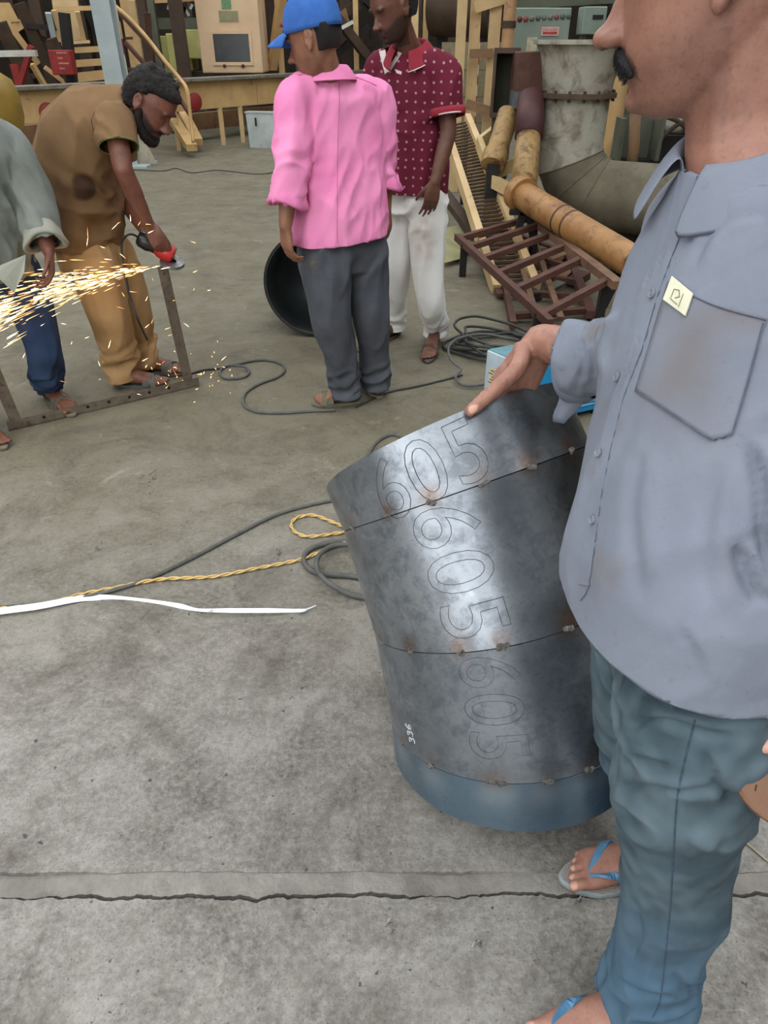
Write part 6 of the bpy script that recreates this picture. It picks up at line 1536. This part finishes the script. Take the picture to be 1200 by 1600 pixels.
# ---- green control boxes with lamps
def green_box(x0, y0, x1, y1, Y, label):
    a, b = at(x0, y1, Y), at(x1, y0, Y)
    g = thing('control_box', label, 'box', ((a[0] + b[0]) / 2, Y, 0))
    M_G = paint('grey_green_enamel', (138, 152, 138), (124, 138, 126), 3, .5)
    obj('box_body', MB().cube(a[0], b[0], Y, Y + .3, a[2], b[2]), M_G, g, bevel=.012)
    for x in (a[0] + .06, b[0] - .06): obj('stand_leg', MB().cube(x - .03, x + .03, Y + .1, Y + .2, 0, a[2]), M_OL, g)
    return g, a, b, M_G
g, a, b, M_G = green_box(800, 12, 894, 82, 10.2, 'grey-green control box with a row of indicator lamps and a danger sign')
cols = [(120, 30, 30), (158, 84, 80), (120, 118, 104), (96, 100, 92), (110, 108, 100), (122, 124, 112), (140, 90, 84), (96, 104, 96), (90, 98, 92)]
for k in range(9):
    p = at(812 + k * 9.6, 30 - k * .6, 10.2); obj('indicator_lamp', MB().lathe(p, (0, -1, 0), [(-.005, .03), (.012, .03), (.022, .022), (.026, 0)], 14, (0, 0, 1)), paint('lamp_%d' % k, cols[k], None, 20, .3, bump=0), g, auto=True)
p, q = at(845, 56, 10.19), at(874, 42, 10.19)
sg = obj('danger_sign', MB().cube(p[0], q[0], 10.185, 10.199, p[2], q[2]), paint('pink_white_sign', (214, 186, 176), (204, 170, 162), 12, .5, bump=0), g)
cu = bpy.data.curves.new('t', 'FONT'); cu.body = 'DANGER'; cu.size = 1; to = bpy.data.objects.new('t', cu); COL.objects.link(to); tm = to.to_mesh()
tv = np.array([v.co[:] for v in tm.vertices]); tf = [tuple(f.vertices) for f in tm.polygons]; to.to_mesh_clear(); bpy.data.objects.remove(to); bpy.data.curves.remove(cu)
w_ = tv[:, 0].max() - tv[:, 0].min(); k = (q[0] - p[0]) * .86 / w_
obj('sign_lettering', MB().add(np.stack([p[0] + (q[0] - p[0]) * .07 + (tv[:, 0] - tv[:, 0].min()) * k, np.full(len(tv), 10.183), p[2] + (q[2] - p[2]) * .50 + tv[:, 1] * k * .95], 1), tf), paint('red_print', (196, 60, 56), None, 9, .6, bump=0), sg)
obj('sign_rule', MB().cube(p[0] + .02, q[0] - .02, 10.182, 10.186, p[2] + .015, p[2] + .04), paint('red_print', (196, 60, 56)), sg)
p, q = at(822, 80, 10.18), at(840, 58, 10.18); obj('paper_notice', MB().cube(p[0], q[0], 10.18, 10.196, p[2], q[2]), paint('stained_paper', (206, 200, 172), (160, 150, 120), 9, .8), g)
g, a, b, _ = green_box(908, 10, 950, 54, 10.0, 'smaller grey-green control box beside the big flanged duct'); obj('latch', MB().cube(b[0] - .16, b[0] - .04, 9.98, 10.0, b[2] - .12, b[2] - .08), M_BK, g)
tag(obj('roof_channel', B2(802, 8, 960, -2, 10.6, 10.6, .08, .09), M_OL), 'olive steel channel running above the green control boxes', 'beam')
# ---- open rectangular duct and painted pipes
ro = thing('rect_duct', 'open rusty rectangular duct standing between rack and flanged duct', 'duct', tuple(A(*at(789, 258, 7.3))))
x0, x1 = at(771, 130, 7.2)[0], at(807, 130, 7.2)[0]; z0, z1 = at(790, 180, 7.2)[2], at(790, 79, 7.2)[2]; M_DR = paint('rust_brown_duct', (92, 72, 54), (66, 52, 42), 7, .75, .2, rust=.5)
ang_ = math.atan2((x0 + x1) / 2, 7.2); ex, ey = A(math.cos(ang_), -math.sin(ang_), 0), A(math.sin(ang_), math.cos(ang_), 0); rc = A((x0 + x1) / 2, 7.2, 0); hw = (x1 - x0) / 2
def RD(xa, xb, ya, yb, za, zb): return MB().box(rc + ex * (xa + xb) / 2 + ey * (ya + yb) / 2 + A(0, 0, (za + zb) / 2), ex * (xb - xa) / 2, ey * (yb - ya) / 2, A(0, 0, (zb - za) / 2))
for q in (-hw, hw - .012): obj('side_wall', RD(q, q + .012, 0, .28, z0, z1), M_DR, ro)
obj('top_wall', RD(-hw, hw, 0, .28, z1 - .012, z1), M_DR, ro); obj('bottom_wall', RD(-hw, hw, 0, .28, z0, z0 + .012), M_DR, ro); obj('back_wall', RD(-hw, hw, .26, .28, z0, z1), paint('dark_olive_inside', (70, 70, 56), (56, 56, 44), 4, .8), ro)
for q in (-hw - .012, hw - .014): obj('rim_flange', RD(q, q + .026, -.015, 0, z0 - .02, z1 + .02), M_DR, ro)
for zc in (z0, z1): obj('rim_flange', RD(-hw, hw, -.014, -.001, zc - .02, zc + .02), M_DR, ro)
obj('skirt', RD(-hw + .01, hw - .02, .03, .27, 0, z0), M_DR, ro)
lp = thing('painted_pipe', 'short beige painted pipe stub leaning below the open rectangular duct', 'pipe', tuple(A(*at(768, 258, 6.9))))
pa, pb = at(795, 178, 7.05), at(770, 256, 6.7); dd = unit(pa - pb); obj('stub', MB().lathe(pb, dd, [(-.02, .0), (-.02, .10), (.0, .11), (.10, .11), (.12, .09), (np.linalg.norm(pa - pb), .095), (np.linalg.norm(pa - pb), 0)], 20), paint('chipped_beige_pipe', (176, 144, 92), (150, 118, 74), 8, .6, rust=.6), lp, auto=True)
obj('stub_foot', MB().bar(A(pb[0], pb[1], 0), pb, .1, .1), M_BK, lp)
vd = thing('maroon_pipe', 'upright rusty and maroon duct ending in an orange pipe collar', 'duct', tuple(A(*at(825, 300, 6.3))))
xa, xb = at(809, 110, 6.9)[0], at(851, 110, 6.9)[0]; zt, zm = at(830, 81, 6.9)[2], at(830, 148, 6.9)[2]
obj('upper_box', MB().cube(xa, xb, 6.9, 7.3, zm, zt), M_RU, vd, bevel=.01); obj('blue_grey_strap', MB().cube(xa - .004, xb * .6 + xa * .4, 6.89, 7.2, zm - .10, zm + .02), paint('blue_grey_primer', (96, 100, 104), (80, 82, 84), 6, .7), vd)
pt, pm, pb = at(831, 152, 6.85), at(826, 214, 6.6), at(818, 292, 6.25)
obj('maroon_tube', MB().tube([pt, pm], .115, 20), paint('maroon_gloss', (82, 46, 44), (64, 34, 34), 6, .6, rust=.3), vd, smooth=True)
obj('beige_tube', MB().tube([pm, pb], [.10, .105], 20), paint('chipped_beige_pipe', (176, 144, 92)), vd, smooth=True)
# ---- orange pipe
oa, ob = at(812, 303, 6.10), at(992, 412, 4.75); od = unit(ob - oa); ol = np.linalg.norm(ob - oa)
M_OR = paint('ochre_pipe_paint', (170, 126, 74), (150, 104, 58), 5, .55, rust=.5, rustcol=(110, 62, 34))
op = thing('orange_pipe', 'long ochre painted pipe sloping over the scrap toward the man in blue-grey', 'pipe', tuple(A(ob[0], ob[1], 0)))
obj('pipe', MB().lathe(oa, od, [(0, 0), (0, .10), (.02, .105), (ol, .105), (ol, .09), (ol - .2, .09)], 26), M_OR, op, auto=True)
obj('collar', MB().lathe(oa, od, [(-.04, .0), (-.04, .125), (.05, .135), (.07, .135), (.07, .10)], 26), M_OR, op, auto=True)
for q in (.42, .50): obj('weld_ring', MB().lathe(oa + od * ol * q, od, [(-.012, .104), (-.006, .109), (.006, .109), (.012, .104)], 26), paint('dark_weld', (84, 62, 44), None, 20, .7), op, auto=True)
for q in (.08, .93):
    p = oa + od * ol * q; obj('trestle', MB().bar(A(p[0] - .1, p[1], 0), p - A(.02, 0, .10), .05, .05).bar(A(p[0] + .14, p[1], 0), p - A(-.02, 0, .10), .05, .05).bar(p - A(.13, 0, .10), p - A(-.13, 0, .10), .05, .04), M_BK, op)
# ---- big flanged duct with elbow
fd_ = thing('flanged_duct', 'big weathered white and grey flanged duct elbow at the right back', 'duct', tuple(A(*gnd(900, 345))))
M_WD = paint('weathered_white_duct', (176, 172, 158), (146, 138, 120), 3, .6, .15, rust=.62, rustcol=(104, 84, 62), bump=.3)
M_GD = paint('dusty_grey_duct', (112, 104, 84), (90, 82, 66), 5, .8, rust=.3, rustcol=(74, 66, 54), bump=.4)
Yd = 6.9; top = at(898, 62, Yd); mid = at(900, 147, Yd); xc = mid[0]; r_ = .285
zt, zf = top[2], mid[2]
obj('cone', MB().lathe((xc, Yd, 0), (0, 0, 1), [(zf, r_), (zf + .25, r_ + .03), (zt - .03, .37), (zt - .03, .40), (zt, .40), (zt, .355), (zf, r_ - .01)], 40), M_WD, fd_, auto=True)
obj('flange_ring', MB().lathe((xc, Yd, zf), (0, 0, 1), [(-.02, r_), (-.02, .335), (.015, .335), (.015, r_)], 40), paint('rusty_flange', (88, 70, 52), (66, 52, 40), 12, .8, rust=.5), fd_, auto=True)
for k in range(16):
    a = 2 * PI * k / 16; obj('bolt', MB().lathe((xc + .31 * math.cos(a), Yd + .31 * math.sin(a), zf - .045), (0, 0, 1), [(0, .0), (0, .012), (.08, .012), (.08, 0)], 8), M_BR, fd_)
ze = .80; obj('neck', MB().lathe((xc, Yd, 0), (0, 0, 1), [(ze, r_), (zf, r_)], 40), M_WD, fd_, auto=True)
hd = unit(A(.93, -.36, -.03)); ez = .40; cen = A(xc, Yd, ze); pts = []; Rb = .40
for k in range(9):
    a = PI / 2 * k / 8; pts.append(cen + hd * Rb * (1 - math.cos(a)) - A(0, 0, 1) * Rb * math.sin(a))
side = unit(np.cross(hd, A(0, 0, 1))); tt = np.linspace(0, 2 * PI, 40, endpoint=False); er = []
for k in range(9):
    a = PI / 2 * k / 8; T = unit(hd * math.sin(a) - A(0, 0, 1) * math.cos(a)); up_ = np.cross(side, T)
    er.append(pts[k] + r_ * (np.cos(tt)[:, None] * side + np.sin(tt)[:, None] * up_))
for k in range(0, 8, 2): obj('elbow_segment', MB().rings(er[k:k + 3], caps=False), M_WD if k < 2 else M_GD, fd_, smooth=True)
for k in (2, 4, 6): obj('elbow_seam', MB().tube(list(er[k]) + [er[k][0]], .006, 6), M_GD, fd_, smooth=True)
h0 = pts[-1]; obj('horizontal_run', MB().lathe(h0, hd, [(0, r_), (1.9, r_ + .02), (1.9, r_), (1.6, r_)], 40, (0, 0, 1)), M_GD, fd_, auto=True)
for q in (.25, 1.4): obj('cradle', MB().bar(A(*(h0 + hd * q)[:2], 0), A(*(h0 + hd * q)[:2], .12), .5, .1), M_BK, fd_)
# ---- green channel box, upright pole, hoses and sack right of the duct
gx = thing('channel_box', 'olive green open steel channel box with a pipe in front behind the big duct', 'box', tuple(A(*at(990, 246, 8.2))))
a, b = at(956, 246, 8.2), at(1026, 182, 8.2)
obj('back_plate', MB().cube(a[0], b[0], 8.2, 8.22, a[2], b[2]), M_OL, gx)
for x in (a[0], b[0]): obj('flange', MB().cube(x - .02, x + .02, 7.95, 8.2, a[2], b[2]), M_OL, gx)
obj('stand', MB().cube(a[0], b[0], 8.05, 8.2, 0, a[2]), M_BK, gx)
obj('pipe', MB().tube([at(993, 176, 7.9), at(990, 236, 7.9), at(986, 262, 7.9)], .055, 12), paint('brown_beige_beam', (136, 104, 72)), gx, smooth=True)
tag(obj('beige_pole', MB().lathe(A(at(968, 140, 8.8)[0], 8.8, 0), (0, 0, 1), [(0, .085), (1.45, .085), (1.45, 0)], 16), M_BE, auto=True), 'beige upright pole behind the chin of the man in blue-grey', 'pole')
tag(obj('green_post', vpost(981, 120, 9.3, .10, 0, 2.2), M_OL), 'olive green post behind the mouth of the man in blue-grey', 'post')
sk = MB(); p = at(1062, 186, 8.8); sk.ball(p, .34, .25, .16); sk.ball(p + A(.2, 0, .04), .25, .22, .16)
V, F = remesh(sk, .02, 4); V = V + normals(V, F) * (.03 * perlin(V * 8))[:, None]
o = fin('sack', V - 0, F, paint('pale_woven_sack', (176, 172, 160), (156, 150, 136), 9, .9), None); tag(o, 'pale sack lying among hoses behind the collar', 'sack')
tag(obj('pallet_block', MB().cube(p[0] - .4, p[0] + .5, 8.5, 9.2, 0, p[2] - .13), M_BK), 'dark block that carries the pale sack', 'block')
for i, P in enumerate((((1020, 246), (1045, 205), (1085, 185), (1120, 190)), ((1030, 180), (1060, 190), (1082, 215), (1090, 240)))): tag(obj('hose', MB().tube(([A(*at(1018, 246, 8.35)[:2], .02)] if i == 0 else []) + [at(x, y, 8.35) for x, y in P], .022, 8, smooth=5), M_BR, smooth=True), ('brown hose arching over the pale sack', 'brown hose drooping across the pale sack')[i], 'hose')
# ---- beige triangular bracket
tb = thing('triangle_bracket', 'cream steel triangle bracket lying between the ladder and the orange pipe', 'bracket', tuple(A(*gnd(790, 330))))
for x0, y0, x1, y1, Y0, Y1 in ((762, 276, 842, 238, 6.75, 6.95), (764, 280, 806, 302, 6.7, 6.5), (748, 222, 766, 270, 7.3, 6.8), (752, 222, 772, 206, 7.3, 7.4)): obj('flat_bar', B2(x0, y0, x1, y1, Y0, Y1, .05, .10), paint('cream_bracket_paint', (208, 182, 132), (192, 162, 112), 6, .6, rust=.1), tb)
# ---- sloping ladder with close rungs
l0, l1 = at(694, 195, 8.4), gnd(776, 455, .02); r0, r1 = at(730, 185, 8.5), gnd(838, 452, .02)
ld = thing('ladder_walkway', 'beige-railed ladder with close rusty rungs sloping to the floor', 'ladder', tuple(l1))
obj('side_rail', MB().bar(l0, l1, .06, .10), M_BE2, ld); obj('side_rail', MB().bar(r0, r1, .06, .10), M_BE2, ld)
M_RG = paint('rusty_rung', (104, 84, 60), (78, 60, 44), 12, .8, .1, rust=.5)
n_ = 46
for k in range(1, n_):
    q = (k / n_) ** .95
    a, b = l0 + (l1 - l0) * q, r0 + (r1 - r0) * q; obj('rung', MB().bar(a, b, .026, .02), M_RG, ld)
obj('top_prop', MB().bar(A(l0[0], l0[1], 0), l0, .05, .05).bar(A(r0[0], r0[1], 0), r0, .05, .05), M_BK, ld)
# ---- two rusty grille frames on the floor
def grille(name, label, A0, A1, B0, B1, qs, w, mats):
    g = thing(name, label, 'grille', (float((A1[0] + B1[0]) / 2), float((A1[1] + B1[1]) / 2), 0))
    obj('side_rail', MB().bar(A0, A1, w, .05), mats[0], g); obj('side_rail', MB().bar(B0, B1, w * 1.5, .05), mats[1], g)
    for q in qs: obj('crossbar', MB().bar(A0 + (A1 - A0) * q, B0 + (B1 - B0) * q, .05, .04), mats[0], g)
    return g
zt = .26
gg = grille('grille_frame', 'rusty steel grille frame lying on top of the scrap', gnd(714, 370, zt), gnd(860, 505, .14), gnd(826, 338, zt + .06), gnd(966, 446, .30), (.03, .16, .32, .50, .68, .93), .045, (M_RU, paint('brown_beige_rail', (122, 90, 66), (98, 70, 52), 8, .75, rust=.5)))
for q, s_ in ((.1, 0), (.9, 0), (.1, 1), (.9, 1)):
    a = [gnd(714, 370, zt), gnd(826, 338, zt + .06)][s_]; b = [gnd(860, 505, .14), gnd(966, 446, .30)][s_]; p = a + (b - a) * q; obj('spacer', MB().bar(A(p[0], p[1], 0), p, .05, .05), M_BK, gg)
g2 = grille('grille_frame', 'rusty steel grille frame lying lower, half under the other one', gnd(764, 330, .06), gnd(802, 508, .05), gnd(880, 380, .06), gnd(924, 492, .05), (.2, .42, .62, .80, .95), .04, (M_RU, M_RU))
for k in (.3, .6): obj('longitudinal_bar', MB().bar(gnd(764, 330, .09) * (1 - k) + gnd(880, 380, .09) * k, gnd(802, 508, .08) * (1 - k) + gnd(924, 492, .08) * k, .04, .03), paint('brown_beige_rail', (122, 90, 66)), g2)
tag(obj('steel_flat', MB().bar(gnd(752, 400, .03), gnd(782, 462, .03), .05, .03), M_RU), 'short rusty flat bar on the floor left of the grille', 'bar')
# loose scrap under the grille
rq = random.Random(21)
for i in range(8):
    far = i // 4
    g_ = gnd(rq.uniform(800, 930), rq.uniform(385, 415) if far else rq.uniform(430, 472), .03); a = rq.uniform(0, PI); L = rq.uniform(.15, .38); d = A(math.cos(a), math.sin(a), rq.uniform(-.05, .1)) * L / 2
    m = (M_BK, M_OL, M_RU, paint('brown_beige_beam', (136, 104, 72)))[i % 4]
    o = obj('scrap_piece', MB().bar(g_ - d + A(0, 0, .01), g_ + d + A(0, 0, .03), rq.uniform(.03, .12), rq.uniform(.02, .06)), m)
    tag(o, ('black', 'olive', 'rust-red', 'tan')[i % 4] + ' scrap steel piece under the rusty grille, ' + ('farther back' if far else 'nearer the welding machine'), 'scrap', 'scrap under the grilles')
# ---- olive card sheets on the floor
M_CD = paint('olive_card', (150, 146, 104), (128, 124, 88), 6, .85)
for i, (q, z) in enumerate((([(688, 358), (722, 352), (752, 385), (696, 402)], .16), ([(690, 378), (700, 372), (730, 402), (690, 413)], .12))):
    P = np.array([gnd(x, y, z * (.3 if j > 1 else 1)) for j, (x, y) in enumerate(q)]); tag(obj('card_sheet', MB().rings([P, P + A(0, 0, .006)]), M_CD), ('olive card sheet behind the white trouser leg, the upper one', 'olive card sheet beside the white trouser leg, the lower one')[i], 'sheet')
# rusty channel on the floor behind the card
tag(obj('steel_channel', B2(692, 300, 742, 366, 7.2, 6.4, .10, .06), M_BR), 'dark rusty channel behind the olive card sheets', 'beam')
